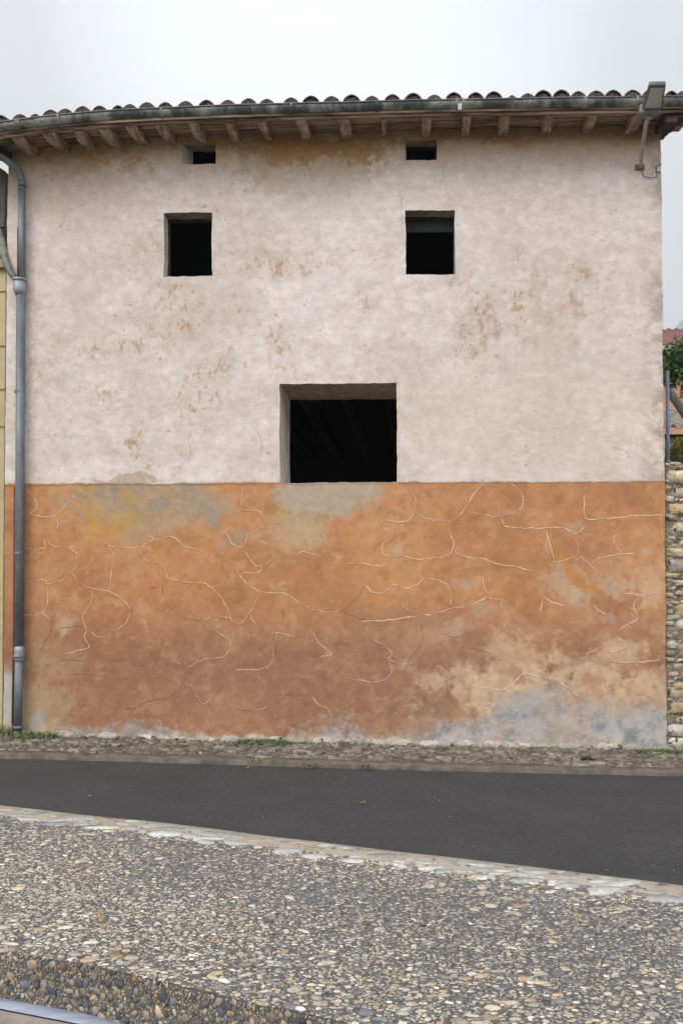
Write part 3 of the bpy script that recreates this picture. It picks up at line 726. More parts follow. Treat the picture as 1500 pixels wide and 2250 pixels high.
# --- gutter
gut = []; gxs = np.linspace(W(-160, 300, RIMY)[0], W(1535, 215, RIMY)[0], 90); R = .068
prof = [(math.cos(a) * R, math.sin(a) * R) for a in np.linspace(0, -math.pi, 13)]
def gut_mesh(lo, hi, dr=0.0):
    m = MB(); v = []; xx = [x for x in gxs if lo <= x <= hi]; n = 0
    for x in xx:
        z = rimz(x) + (float(fbm(np.array(x), np.array(2.), .6, 23, 2)) - .5) * .012
        pr = [(-(R + dr) + (R + dr) * (1 - math.cos(a)), -(R + dr) * math.sin(a)) for a in np.linspace(0, math.pi, 13)]
        pr2 = [(-(R + dr - .004) + (R + dr - .004) * (1 - math.cos(a)), -(R + dr - .004) * math.sin(a)) for a in np.linspace(math.pi, 0, 13)]
        P = pr + pr2; n = len(P)
        for (yy, zz) in P: v.append((x, RIMY + R + yy, z + zz))
    f = [(i * n + k, i * n + (k + 1) % n, (i + 1) * n + (k + 1) % n, (i + 1) * n + k) for i in range(len(xx) - 1) for k in range(n)]
    f += [tuple(range(n))[::-1], tuple((len(xx) - 1) * n + k for k in range(n))]
    m.add(v, f); return m
gutter = gut_mesh(-99, 99).build('gutter', ZINC_OLD, house, smooth=True)
m = MB(); m.tube([(x, RIMY - .002, rimz(x) + (float(fbm(np.array(x), np.array(2.), .6, 23, 2)) - .5) * .012 + .003) for x in gxs], .0085, 8); m.build('rolled_rim', mat('rim_metal', (.16, .14, .15), .5, (.09, .08, .09), 5, metal=.4), gutter, smooth=True)
for px in (38, 128, 355, 640, 828, 1003, 1018, 1285, 1400):
    p = W(px, 230, RIMY); x = p[0]; z = rimz(x)
    m = MB(); wd = .012 if px != 38 else .022
    P = [(RIMY + R - (R + .006) * math.cos(a), z - (R + .006) * math.sin(a)) for a in np.linspace(-.15, math.pi, 14)]
    v = []
    for (yy, zz) in P: v += [(x - wd, yy, zz), (x + wd, yy, zz)]
    m.add(v, [(2 * i, 2 * i + 1, 2 * i + 3, 2 * i + 2) for i in range(len(P) - 1)])
    o = m.build('gutter_bracket', ZINC_OLD if px != 1010 else ARMGREY, gutter)
    s_ = o.modifiers.new('thick', 'SOLIDIFY'); s_.thickness = .004
p = W(1010, 236, RIMY); m = MB(); m.box(p[0] - .02, p[0] + .018, RIMY - .012, RIMY - .004, p[2] - .03, p[2] + .035); m.build('repair_clip', ARMGREY, gutter, bevel=.004)

# --- downpipe (diagonal from beyond the left end, then down the wall)
PY = -.075
pa = W(-70, 300, -.36); pb = W(-4, 339, -.22); pc = W(35, 369, -.12); pd = W(47, 392, PY); pe = W(48, 420, PY)
base = W(40, 1606, PY); e2 = W(48, 620, PY); e3 = W(43, 1380, PY)
pp_ = curve([pa, pb, pc, pd, pe], 6)
m = MB(); m.tube([tuple(p) for p in pp_], .037, 16); pipe = m.build('downpipe', PIPE, house, smooth=True)
def seg(a, b, r, mt, nm='pipe_section'):
    m = MB(); m.tube([a, ((a[0] + b[0]) / 2, a[1], (a[2] + b[2]) / 2), b], r, 18); return m.build(nm, mt, pipe, smooth=True)
j1 = W(49, 407, PY); j2 = W(50, 495, PY); j3 = W(44, 640, PY)
seg(tuple(W(48, 404, PY)), tuple(W(50, 632, PY)), .036, PIPE)
seg(tuple(W(46, 640, PY)), tuple(W(43, 1430, PY)), .045, PIPE)
seg(tuple(W(43, 1428, PY)), tuple(base), .0435, PIPE)
seg(tuple(W(49, 398, PY)), tuple(W(49, 410, PY)), .044, PIPE, 'pipe_collar')
seg(tuple(W(44, 613, PY)), tuple(W(44, 618, PY)), .074, PIPE_LIGHT, 'pipe_collar')
m = MB(); m.tube([tuple(W(44, 616, PY)), tuple(W(44, 638, PY)), tuple(W(45, 648, PY))], [.066, .066, .05], 20); m.build('pipe_socket', PIPE_LIGHT, pipe, smooth=True)
m = MB(); m.tube([tuple(W(43, 1420, PY)), tuple(W(43, 1428, PY)), tuple(W(43, 1446, PY)), tuple(W(43, 1454, PY))], [.046, .053, .053, .046], 20); m.build('pipe_collar', PIPE_LIGHT, pipe, smooth=True)
m = MB(); m.tube([tuple(W(43, 1440, PY)), tuple(W(43, 1444, PY))], .064, 20); m.build('pipe_collar', PIPE, pipe, smooth=True)
m = MB(); m.tube([tuple(W(40, 1594, PY)), tuple(W(40, 1602, PY))], .052, 20); m.build('pipe_collar', PIPE, pipe, smooth=True)
for py in (860, 1215):
    q1 = W(43, py, PY); m = MB(); m.tube([(q1[0], PY, q1[2] - .012), (q1[0], PY, q1[2] + .012)], .049, 18); m.box(q1[0] - .006, q1[0] + .006, PY + .04, .02, q1[2] - .006, q1[2] + .006)
    m.build('pipe_clip', PIPE, pipe, smooth=False)
bz = base
m = MB(); m.tube([tuple(bz), (bz[0] - .005, PY, bz[2] - .05), (bz[0] - .06, PY - .02, bz[2] - .10), (bz[0] - .24, PY - .10, gz(bz[0]) + .05)], [.046, .048, .048, .046], 14)
m.build('pipe_shoe', mat('old_pipe_shoe', (.20, .17, .14), .8, (.12, .10, .08), 12), pipe, smooth=True)
# thin rusty pipe tucked behind it
m = MB(); m.tube([tuple(W(34, 1070, -.03)), tuple(W(32, 1400, -.03)), tuple(W(29, 1600, -.03))], .016, 8); m.build('rusty_conduit', RUSTPIPE, house, smooth=True)
m = MB(); m.tube([tuple(W(41, 500, -.03)), tuple(W(41, 612, -.03))], .013, 8); m.build('conduit', RUSTPIPE, house, smooth=True)

# --- plinth stones bulging out at the foot of the wall
random.seed(4); rs = np.random.RandomState(4)

# ================================================================== stones scattered on a surface
def scatter(u0, u1, v0, v1, classes, seed, inside=None, res=.004, overlap=.12, dens=None):
    """dart throwing on a raster; classes = [(count, rmin, rmax, aspect_lo, aspect_hi, ang_sd)]"""
    rs = np.random.RandomState(seed); nu = int((u1 - u0) / res) + 1; nv = int((v1 - v0) / res) + 1
    occ = np.zeros((nu, nv), bool); out = []
    for (cnt, r0, r1, a0, a1, sd_) in classes:
        U = rs.uniform(u0, u1, cnt); V = rs.uniform(v0, v1, cnt); Rr = r0 + (r1 - r0) * rs.rand(cnt) ** 1.6; As = rs.uniform(a0, a1, cnt); An = rs.randn(cnt) * sd_
        ok = inside(U, V, Rr) if inside is not None else np.ones(cnt, bool)
        if dens is not None: ok &= rs.rand(cnt) < dens(U, V, Rr)
        for i in np.nonzero(ok)[0]:
            r = Rr[i]; k = int(r / res) + 1; iu = int((U[i] - u0) / res); iv = int((V[i] - v0) / res)
            if iu < k or iv < k or iu >= nu - k or iv >= nv - k: continue
            g = np.arange(-k, k + 1) * res; gu, gv = np.meshgrid(g, g, indexing='ij')
            ca, sa = math.cos(An[i]), math.sin(An[i]); e = ((gu * ca + gv * sa) / r) ** 2 + ((-gu * sa + gv * ca) / (r * As[i])) ** 2 <= 1
            s = occ[iu - k:iu + k + 1, iv - k:iv + k + 1]; area = e.sum()
            if area == 0 or (s & e).sum() > overlap * area: continue
            s |= e; out.append((U[i], V[i], r, As[i], An[i]))
    return np.array(out)
def stones_mesh(st, seed, height, palette_fn, sides=8, flat=.6, irr=.22, sink=.3, sq=0):
    rs = np.random.RandomState(seed); n = len(st); th = np.arange(sides) / sides * 2 * np.pi
    rad = 1 + (rs.rand(n, sides) - .5) * 2 * irr; rad = (rad + .35 * np.roll(rad, 1, 1)) / 1.35
    rad = rad / np.maximum(np.abs(np.cos(th)), np.abs(np.sin(th)))[None] ** sq
    hh = height(st, rs)[:, None]
    ca, sa = np.cos(st[:, 4])[:, None], np.sin(st[:, 4])[:, None]
    def ring(k, z):
        a = np.cos(th)[None] * rad * st[:, 2:3] * k; b = np.sin(th)[None] * rad * st[:, 2:3] * st[:, 3:4] * k
        return np.stack([st[:, 0:1] + a * ca - b * sa, st[:, 1:2] + a * sa + b * ca, z], -1)
    jit = lambda s: (rs.rand(n, sides) - .5) * s * hh
    top = np.stack([st[:, 0], st[:, 1], (hh * (1 + (rs.rand(n, 1) - .5) * .2))[:, 0]], -1)[:, None]
    V = np.concatenate([ring(1.0, -sink * hh + np.zeros((n, sides))), ring(.93, hh * .45 + jit(.2)), ring(flat, hh * .95 + jit(.25)), top], 1)
    nv = 3 * sides + 1; k = np.arange(sides); k1 = (k + 1) % sides
    q1 = np.stack([k, k1, sides + k1, sides + k], -1); q2 = q1 + sides
    tq = np.stack([2 * sides + k, 2 * sides + k1, np.full(sides, 3 * sides)], -1)
    off = (np.arange(n) * nv)[:, None, None]
    Q = (np.concatenate([q1, q2])[None] + off).reshape(-1, 4); T = (tq[None] + off).reshape(-1, 3)
    col = np.repeat(palette_fn(st, rs), nv, 0)
    return V.reshape(-1, 3), Q, T, col
def tri_quad_mesh(name, V, Q, T, mats, parent=None, col=None, extra=None, smooth=True):
    """verts + quads + tris into one mesh; extra = (verts, quads) using material slot 1"""
    nq = len(Q); 
    if extra is not None:
        ev, eq = extra; Q2 = np.asarray(eq) + len(V); V = np.vstack([V, ev]); Q = np.vstack([Q, Q2])
        if col is not None: col = np.vstack([col, np.full((len(ev), 3), .2)])
    me = bpy.data.meshes.new(name); me.vertices.add(len(V)); me.vertices.foreach_set('co', np.asarray(V, np.float32).ravel())
    me.loops.add(Q.size + T.size); me.loops.foreach_set('vertex_index', np.concatenate([Q.ravel(), T.ravel()]).astype(np.int32))
    me.polygons.add(len(Q) + len(T)); me.polygons.foreach_set('loop_start', np.concatenate([np.arange(len(Q)) * 4, Q.size + np.arange(len(T)) * 3]).astype(np.int32))
    me.update(calc_edges=True)
    for m_ in mats: me.materials.append(m_)
    mi = np.zeros(len(Q) + len(T), np.int32)
    if extra is not None: mi[nq:len(Q)] = 1
    me.polygons.foreach_set('material_index', mi)
    if smooth: me.polygons.foreach_set('use_smooth', mi == 0)
    if col is not None:
        a = me.color_attributes.new('Col', 'FLOAT_COLOR', 'POINT'); c = np.ones((len(V), 4), np.float32); c[:, :3] = col; a.data.foreach_set('color', c.ravel())
    me.validate()
    return link(name, me, parent)

# ================================================================== GROUND, ROAD, PAVEMENT
def strip(pa, pb, h, name, m, wob=0, n=60, th=.0):
    """sheet between two world polylines (x, y) lying h above the sloping ground"""
    pa = np.array(pa)[:, :2]; pb = np.array(pb)[:, :2]
    def rs_(p): 
        t = np.linspace(0, len(p) - 1, n); return np.stack([np.interp(t, range(len(p)), p[:, i]) for i in (0, 1)], -1)
    a, b = rs_(pa), rs_(pb); K = 12; v = []
    for i in range(n):
        for k in range(K + 1):
            x, y = a[i] + (b[i] - a[i]) * k / K; v.append((x, y, gz(x) + h))
    f = [(i * (K + 1) + k, (i + 1) * (K + 1) + k, (i + 1) * (K + 1) + k + 1, i * (K + 1) + k + 1) for i in range(n - 1) for k in range(K)]
    return mesh(name, v, f, m)
# large ground sheet
v, f = [], []
gxx = [-2100, -400, -60, -15, -7, 0, 7, 15, 60, 400, 2700]; gyy = [-1550, -300, -60, -20, -9, 0, 10, 60, 400, 3450]
for x in gxx:
    for y in gyy: v.append((x, y, float(gz(x)) - .30))
for i in range(len(gxx) - 1):
    for j in range(len(gyy) - 1): b = i * len(gyy) + j; f.append((b, b + len(gyy), b + len(gyy) + 1, b + 1))
tag(mesh('ground', v, f, GROUND), kind='structure')
KH = .045
ke = [G(px, py, 0) for px, py in [(0, 1667), (250, 1673), (500, 1681), (800, 1690), (1000, 1695), (1250, 1701), (1500, 1706)]]
def ext(P, l=-14, r=14):
    P = [np.array(p)[:2] for p in P]; a = P[0] + (P[0] - P[1]) / (P[0] - P[1])[0] * (l - P[0][0]); b = P[-1] + (P[-1] - P[-2]) / (P[-1] - P[-2])[0] * (r - P[-1][0])
    return [a] + P + [b]
ke = np.array(ext(ke))
def key(x): return np.interp(x, ke[:, 0], ke[:, 1])      # kerb front line
PZ = .10                                                  # pavement top above the road
fe = np.array(ext([G(px, py, PZ) for px, py in [(0, 1768), (375, 1811), (750, 1856), (1125, 1901), (1500, 1947)]], -9, 9))
def fey(x): return np.interp(x, fe[:, 0], fe[:, 1])       # pavement far edge
nearpx = [(-60, 2076), (0, 2088), (190, 2120), (335, 2154), (500, 2194), (700, 2236), (790, 2255), (1000, 2303), (1300, 2370)]
ne = np.array(ext([G(px, py, PZ) for px, py in nearpx], -9, 6))
def ney(x): return np.interp(x, ne[:, 0], ne[:, 1])
print('road edge y', fey(-3.), fey(3.), 'kerb', key(-4.), key(2.5), 'near', ney(-1.3), ney(0))
xr = np.linspace(-13, 13, 120)
tag(strip([(x, key(x) + .02) for x in xr], [(x, fey(x) - .02) for x in xr], 0, 'road', ASPHALT, n=120), kind='structure')
def pal(cols, wts, jit=.12):
    cols = np.array(cols); wts = np.array(wts) / sum(wts)
    def fn(st, rs):
        c = cols[rs.choice(len(cols), len(st), p=wts)]
        return np.clip(c * (1 + rs.randn(len(st), 1) * jit) , .01, .9)
    return fn
def on_road(U, V, Rr):
    e = np.minimum(key(U) - V, V - fey(U)); return (e > .0) & (rg_.rand(len(U)) < .10 + .9 * np.exp(-e / .10))
rg_ = np.random.RandomState(77)
st = scatter(-5.5, 5, -5.2, -1.0, [(3600, .003, .007, .5, 1, 3)], 78, on_road)
V, Q, T, cc = stones_mesh(st, 79, lambda s, rs: s[:, 2] * .6, pal([(.20, .18, .155), (.30, .28, .25), (.12, .10, .08)], [2, .7, 4]), 5, .6, .3)
V[:, 2] += gz(V[:, 0]) + .002
tag(tri_quad_mesh('road_grit', V, Q, T, [STONE], col=cc), 'loose grit scattered over the asphalt and along both kerbs', 'grit', kind='stuff')
# kerb stones along the verge: low, worn, in lengths
v, f = [], []; X_ = np.linspace(-9, 9, 1200)
prof_k = [(0, -.03), (0, KH * .7), (.018, KH), (.15, KH + .006), (.165, KH - .02)]
for x in X_:
    wb = (float(fbm(np.array(x), np.array(0.), .12, 90, 4, .6)) - .5) * .035; wz = (float(fbm(np.array(x), np.array(3.), .2, 91, 4, .6)) - .5) * .03
    for (a, b) in prof_k: v.append((x, key(x) + a + wb, gz(x) + b + wz * (b > 0)))
n = len(prof_k); f = [(i * n + k, (i + 1) * n + k, (i + 1) * n + k + 1, i * n + k + 1) for i in range(len(X_) - 1) for k in range(n - 1)]
tag(mesh('kerb', v, f, CONC, smooth=True), kind='structure')
# verge: soil and flat stones between kerb and wall, rising a little to the wall
xs_ = np.arange(-9, 9, .03); ts = np.linspace(0, 1, 30); v = []
def verge_z(x, y):
    t = np.clip((y - key(x)) / (0 - key(x)), 0, 1.2)
    return gz(x) + KH - .015 - t * .025 + (fbm(x, y, .25, 92, 5, .6) - .5) * .05
VX, VT = np.meshgrid(xs_, ts, indexing='ij'); VY = key(VX) + .13 + (0.12 - key(VX) - .13) * VT
v = np.stack([VX, VY, verge_z(VX, VY)], -1).reshape(-1, 3); ii = np.arange(VX.size).reshape(VX.shape)
f = np.stack([ii[:-1, :-1], ii[1:, :-1], ii[1:, 1:], ii[:-1, 1:]], -1).reshape(-1, 4)
tag(mesh('verge', v, f, SOIL, smooth=True), kind='structure')
inside = lambda U, V, Rr: (V > key(U) + .14) & (V < .0 - Rr * .2)
st = scatter(-6.5, 5, -1.75, .05, [(900, .05, .11, .35, .6, .25), (9000, .02, .05, .4, .8, .5), (16000, .01, .022, .5, .9, .8)], 41, inside)
V, Q, T, cc = stones_mesh(st, 42, lambda s, rs: np.minimum(s[:, 2] * .45, .022) * (.5 + rs.rand(len(s))), pal([(.21, .175, .135), (.26, .225, .18), (.165, .135, .105), (.125, .105, .085), (.31, .27, .22)], [4, 2.5, 3, 2, .8]), 7, .6, .3)
V[:, 2] += verge_z(V[:, 0], V[:, 1])
tag(tri_quad_mesh('verge_stones', V, Q, T, [STONE], col=cc), 'flat dirty cobbles bedded in soil between the wall foot and the kerb', 'cobbles', kind='stuff')
# rough footing stones along the wall foot (part of the house)
rs = np.random.RandomState(6); fs = []
x = XL
while x < XR:
    l = rs.uniform(.10, .32); fs.append((x + l / 2, 0, l / 2, .5, 0)); x += l * 1.02
fs = np.array(fs)
V, Q, T, cc = stones_mesh(fs, 7, lambda s, rs: .04 + .03 * rs.rand(len(s)), pal([(.40, .35, .28), (.30, .26, .21), (.45, .40, .33), (.36, .33, .29)], [3, 3, 2, 2]), 12, .6, .18)
# stand them against the wall: local (u, v, h) -> (x, -h, z)
V = np.stack([V[:, 0], -V[:, 2] * .9 + .005, gz(V[:, 0]) + .012 + V[:, 1] * .9 + (fbm(V[:, 0], V[:, 0] * 0, .5, 93, 2) - .5) * .05], -1)
o = tri_quad_mesh('footing', V, Q, T, [STONE], house, col=cc)

# --- pebble pavement
pav_far = lambda x: fey(x); 
pebble_cols = [(.33, .305, .265), (.39, .365, .325), (.29, .25, .20), (.36, .285, .20), (.35, .225, .12), (.16, .16, .175), (.10, .102, .118), (.225, .205, .19), (.31, .23, .17), (.45, .425, .385)]
def peb_pal(st, rs):
    big = fbm(st[:, 0], st[:, 1], 1.1, 94, 4); pale = sst(.46, .62, big)
    # paler close to both edges of the slab, darker and bluer in its middle
    e = np.minimum(np.abs(st[:, 1] - fey(st[:, 0])), np.abs(st[:, 1] - ney(st[:, 0]))); pale = np.clip(pale * .45 + sst(1.5, .2, st[:, 1] - ney(st[:, 0])) * .75 + sst(.42, .08, fey(st[:, 0]) - st[:, 1]) * .9, 0, 1)
    w0 = np.array([3, 2, 2, 1.5, .5, 3.2, 3, 3, 1, .8]); w1 = np.array([4.5, 5, 2.5, 2, .7, 1, .5, 2, 1, 2.2])
    w0 = np.array([1.8, .9, 1.8, 1.2, .4, 4.6, 4.8, 3.6, .9, .3]); w = w0[None] * (1 - pale[:, None]) + w1[None] * pale[:, None]; w = np.cumsum(w / w.sum(1, keepdims=True), 1)
    k = (rs.rand(len(st), 1) > w).sum(1); c = np.array(pebble_cols)[np.minimum(k, 9)] * np.array((1.14, 1.11, 1.05))
    return np.clip(c * (1 + rs.randn(len(st), 1) * .20), .02, .85)
KW = .20
inP = lambda U, V, Rr: (V < fey(U) - KW * (.6 + .5 * fbm(U, V, .3, 95, 2)) - Rr) & (V > ney(U) + Rr * .3)
def dn(U, V, Rr):
    e = np.minimum(np.abs(V - fey(U)), np.abs(V - ney(U))); b = sst(.44, .6, fbm(U, V, .9, 96, 3)) + sst(.5, .1, e)
    return np.where(Rr > .0168, np.clip(.06 + b * .6, 0, 1), 1.0)
st = scatter(-6.2, 5.6, -7.9, -1.3, [(26000, .017, .040, .30, .7, .3), (170000, .008, .017, .33, .75, .4), (420000, .004, .008, .4, .85, .6)], 51, inP, overlap=.10, dens=dn)
print('pebbles', len(st))
V, Q, T, cc = stones_mesh(st, 52, lambda s, rs: np.minimum(s[:, 2] * .25, .0055) * (.7 + .6 * rs.rand(len(s))), peb_pal, 7, .78, .34)
def pz(x, y): return gz(x) + PZ + (fbm(x, y, .8, 97, 3) - .5) * .018
V[:, 2] += pz(V[:, 0], V[:, 1])
gxp = np.linspace(-9, 9, 300); tt = np.linspace(0, 1, 60); PX, PT = np.meshgrid(gxp, tt, indexing='ij')
PYn = ney(np.clip(PX, -9, 6)); PYf = fey(PX); PYY = PYn + (PYf - PYn) * PT
ev = np.stack([PX, PYY, pz(PX, PYY)], -1).reshape(-1, 3); ii = np.arange(PX.size).reshape(PX.shape)
eq = np.stack([ii[:-1, :-1], ii[1:, :-1], ii[1:, 1:], ii[:-1, 1:]], -1).reshape(-1, 4)
pav = tri_quad_mesh('pebble_pavement', V, Q, T, [PEBBLE, MORTAR], col=cc, extra=(ev, eq)); tag(pav, kind='structure')
# pale edging of large fitted flat stones along the road, its face dropping to the asphalt
v, f = [], []; X_ = np.linspace(-9, 9, 600); prof_e = [(0.0, -.12), (0.004, -.012), (-.012, .004), (-.10, .006), (-.20, .004), (-.24, -.004)]
for x in X_:
    wb = (float(fbm(np.array(x), np.array(7.), .2, 98, 3)) - .5) * .03; wi = (float(fbm(np.array(x), np.array(8.), .15, 99, 4, .6)) - .5) * .12
    for j, (a, b) in enumerate(prof_e): v.append((x, fey(x) + a + (wb * .25 if j < 3 else wi), float(pz(np.array(x), np.array(fey(x) + a))) + b))
n = len(prof_e); f = [(i * n + k, i * n + k + 1, (i + 1) * n + k + 1, (i + 1) * n + k) for i in range(len(X_) - 1) for k in range(n - 1)]
EDGE = mat('edging_stone', (.36, .34, .30), .85, (.30, .235, .165), 5, bump=.5, bscale=40, bdist=.01, spots=[(.40, .34, (.10, .10, .10))], spot_scale=18)
tag(mesh('pavement_edging', v, f, EDGE, smooth=True), kind='structure')
inE = lambda U, V, Rr: (V < fey(U) - .03 - Rr * .5) & (V > fey(U) - .30)
st = scatter(-6.2, 5.6, -6.6, -1.2, [(5000, .06, .13, .3, .6, .25), (9000, .03, .06, .4, .7, .5)], 61, inE, overlap=.06)
V, Q, T, cc = stones_mesh(st, 62, lambda s, rs: .0075 + .003 * rs.rand(len(s)), pal([(.36, .35, .33), (.43, .415, .39), (.34, .28, .21), (.27, .255, .235)], [4, 3, 2, 2], .07), 10, .9, .28)
V[:, 2] += pz(V[:, 0], V[:, 1])
tag(tri_quad_mesh('edging_stones', V, Q, T, [PEBBLE], col=cc), kind='structure')
# riser of the step, studded with pebbles, and the level below it
SH = .19
def riser(x, d): return x, ney(x) - .0, gz(x) + PZ - d
xr2 = np.linspace(-8.9, 5.5, 360); v = []
for x in xr2:
    for d, o in ((-.001, .010), (.010, .001), (.06, .0), (.12, .0), (SH + .06, 0)):
        v.append((x, ney(x) + o, gz(x) + PZ - d))
f = np.array([(i * 5 + k, (i + 1) * 5 + k, (i + 1) * 5 + k + 1, i * 5 + k + 1) for i in range(359) for k in range(4)])
st = scatter(-4.6, 2.6, -.02, SH + .03, [(1800, .012, .024, .5, .95, 3), (90000, .004, .012, .5, 1, 3)], 71, lambda U, V, Rr: V > Rr * .45, overlap=.16, res=.002)
V, Q, T, cc = stones_mesh(st, 72, lambda s, rs: .003 + s[:, 2] * .14, pal(np.array(pebble_cols) * .8, [2.5, 1.2, 4, 3.4, 1.2, 3, 3.5, 2.5, 2, .2], .22), 6, .84, .5)
V = np.stack([V[:, 0], ney(V[:, 0]) - V[:, 2] - .001, gz(V[:, 0]) + PZ - V[:, 1]], -1)
tag(tri_quad_mesh('pavement_step', V, Q, T, [PEBBLE, mat('riser_mortar', (.19, .165, .13), .95, (.09, .08, .065), 18, bump=.8)], col=cc, extra=(np.array(v), f)), kind='structure')
LZ = PZ - SH
def lowsheet(y0, y1, dz_, name, m, crown=0):
    v = []; K = 5
    for x in xr2:
        for k in range(K + 1):
            t = k / K; v.append((x, ney(x) - (y0 + (y1 - y0) * t), gz(x) + LZ + dz_ + crown * math.sin(math.pi * t)))
    f = [(i * (K + 1) + k, i * (K + 1) + k + 1, (i + 1) * (K + 1) + k + 1, (i + 1) * (K + 1) + k) for i in range(359) for k in range(K)]
    return mesh(name, v, f, m, smooth=True)
tag(lowsheet(.001, .085, .0, 'drain_channel', STEEL, .010), kind='structure')
tag(lowsheet(.082, .11, -.006, 'drain_joint', MORTAR, -.01), kind='structure')
tag(lowsheet(.105, 4.0, .004, 'lower_pavement', PINKCONC), kind='structure')

# ================================================================== GRASS AND WEEDS
def blades(name, spots, seed, hmin, hmax, cols, label=None, cat=None, kind=None, zf=verge_z, wd=.004):
    rs = np.random.RandomState(seed); v, f, c = [], [], []
    for (x, y) in spots:
        z = float(zf(np.array(x), np.array(y))) - .005; h = rs.uniform(hmin, hmax); a = rs.uniform(0, 6.28); ln = h * rs.uniform(.2, .9)
        d = np.array((math.cos(a), math.sin(a))); p = np.array((-d[1], d[0])) * wd * rs.uniform(.6, 1.5); b = len(v); col = np.array(cols[rs.randint(len(cols))]) * rs.uniform(.75, 1.25)
        for t, wv in ((0, 1), (.5, .8), (1, .1)):
            cx, cy = np.array((x, y)) + d * ln * t * t; zz = z + h * (t - .25 * t * t)
            v.append((cx - p[0] * wv, cy - p[1] * wv, zz)); v.append((cx + p[0] * wv, cy + p[1] * wv, zz)); c += [col, col]
        f += [(b, b + 1, b + 3, b + 2), (b + 2, b + 3, b + 5, b + 4)]
    o = mesh(name, v, f, GRASS, col=np.array(c))
    return tag(o, label, cat, kind=kind)
GC = [(.10, .14, .045), (.07, .105, .035), (.14, .18, .07), (.18, .17, .09)]; DRY = [(.30, .24, .13), (.22, .19, .09), (.14, .17, .06)]
rs = np.random.RandomState(81)
a = W(528, 1640)[0]; b = W(668, 1640)[0]
sp = [(a + (b - a) * t, -.10 + rs.randn() * .035 - .25 * rs.rand() ** 2) for t in rs.rand(1500)]
blades('grass_tuft', sp, 1, .02, .075, GC[:3], 'bright green grass tuft at the wall foot left of centre', 'grass', kind='stuff')
a = W(55, 1620)[0]; b = W(135, 1620)[0]
sp = [(a + (b - a) * rs.rand() ** 1.6, -.06 - abs(rs.randn()) * .14) for t in range(800)]
blades('grass_tuft', sp, 2, .03, .11, GC, 'green and dry grass growing round the foot of the grey downpipe', 'grass', kind='stuff')
a = W(0, 1620)[0]; b = W(36, 1620)[0]
sp = [(a - .5 + (b - a + .5) * rs.rand(), -.03 - abs(rs.randn()) * .08) for t in range(900)]
blades('grass_tuft', sp, 7, .05, .20, GC[2:] + DRY[:2], 'tall yellowish grass left of the downpipe shoe', 'grass', kind='stuff')
a = W(1390, 1650)[0]
sp = [(a + 2.6 * rs.rand() ** 1.3, -.10 - abs(rs.randn()) * .10) for t in range(2200)]
blades('grass_tuft', sp, 3, .02, .09, GC, 'green weeds at the foot of the rough stone wall', 'grass', kind='stuff')
sp = []
for (px, py) in [(690, 1672), (812, 1676), (560, 1665), (320, 1655), (1000, 1668), (1180, 1678), (240, 1640), (400, 1632), (935, 1655)]:
    g = G(px, py, .06); sp += [(g[0] + rs.randn() * .05, g[1] + rs.randn() * .05) for _ in range(90)]
sp += [(rs.uniform(XL, XR), -.05 - abs(rs.randn()) * .1) for _ in range(1100)]
blades('small_weeds', sp, 4, .015, .05, GC + DRY, 'sparse small weeds and moss between the cobbles', 'weeds', kind='stuff')
# litter
g = G(788, 1646, .08); m = MB()
for k in range(7):
    a = k * .9; m.add([(g[0], g[1], verge_z(g[0], g[1]) + .03), (g[0] + .035 * math.cos(a), g[1] + .035 * math.sin(a), verge_z(g[0], g[1]) + .035 + .01 * (k % 2)), (g[0] + .035 * math.cos(a + .7), g[1] + .035 * math.sin(a + .7), verge_z(g[0], g[1]) + .03)], [(0, 1, 2)])
o = m.build('fallen_flower', RED); tag(o, 'small fallen pinkish red flower on the cobbles by the wall foot', 'flower'); s_ = o.modifiers.new('t', 'SOLIDIFY'); s_.thickness = .003
g = G(1287, 1661, .07); gz0 = float(verge_z(np.array(g[0]), np.array(g[1]))) + .02
m = MB(); m.tube([(g[0] - .05, g[1], gz0), (g[0] - .02, g[1] + .01, gz0 + .02), (g[0] + .03, g[1], gz0 + .022), (g[0] + .06, g[1] + .01, gz0)], [.008, .02, .02, .007], 8)
tag(m.build('black_rag', CABLE, smooth=True), 'small crumpled black rag on the cobbles near the right end', 'rag')
def leaf(px, py, s, seed, label):
    g = G(px, py, 0.005); r = random.Random(seed); a = r.uniform(0, 6)
    m = MB(); P = [(-1, 0, .1), (-.4, .38, .25), (.4, .34, .15), (1, 0, .35), (.4, -.34, .1), (-.4, -.38, .2), (0, 0, .05)]
    m.add([(g[0] + s * (p[0] * math.cos(a) - p[1] * math.sin(a)), g[1] + s * (p[0] * math.sin(a) + p[1] * math.cos(a)), gz(g[0]) + .008 + s * p[2]) for p in P], [(0, 6, 1), (1, 6, 2), (2, 6, 3), (3, 6, 4), (4, 6, 5), (5, 6, 0)])
    o = m.build('fallen_leaf', BROWNLEAF); s_ = o.modifiers.new('t', 'SOLIDIFY'); s_.thickness = .002
    tag(o, label, 'leaf', 'dry leaves on the asphalt')
leaf(797, 1765, .03, 1, 'dry brown leaf alone in the middle of the dark road')
leaf(198, 1750, .025, 2, 'dry brown leaf on the left part of the road near the pebble pavement')
leaf(545, 1688, .03, 3, 'dry leaf on the road beside the far kerb, below the grass tuft')

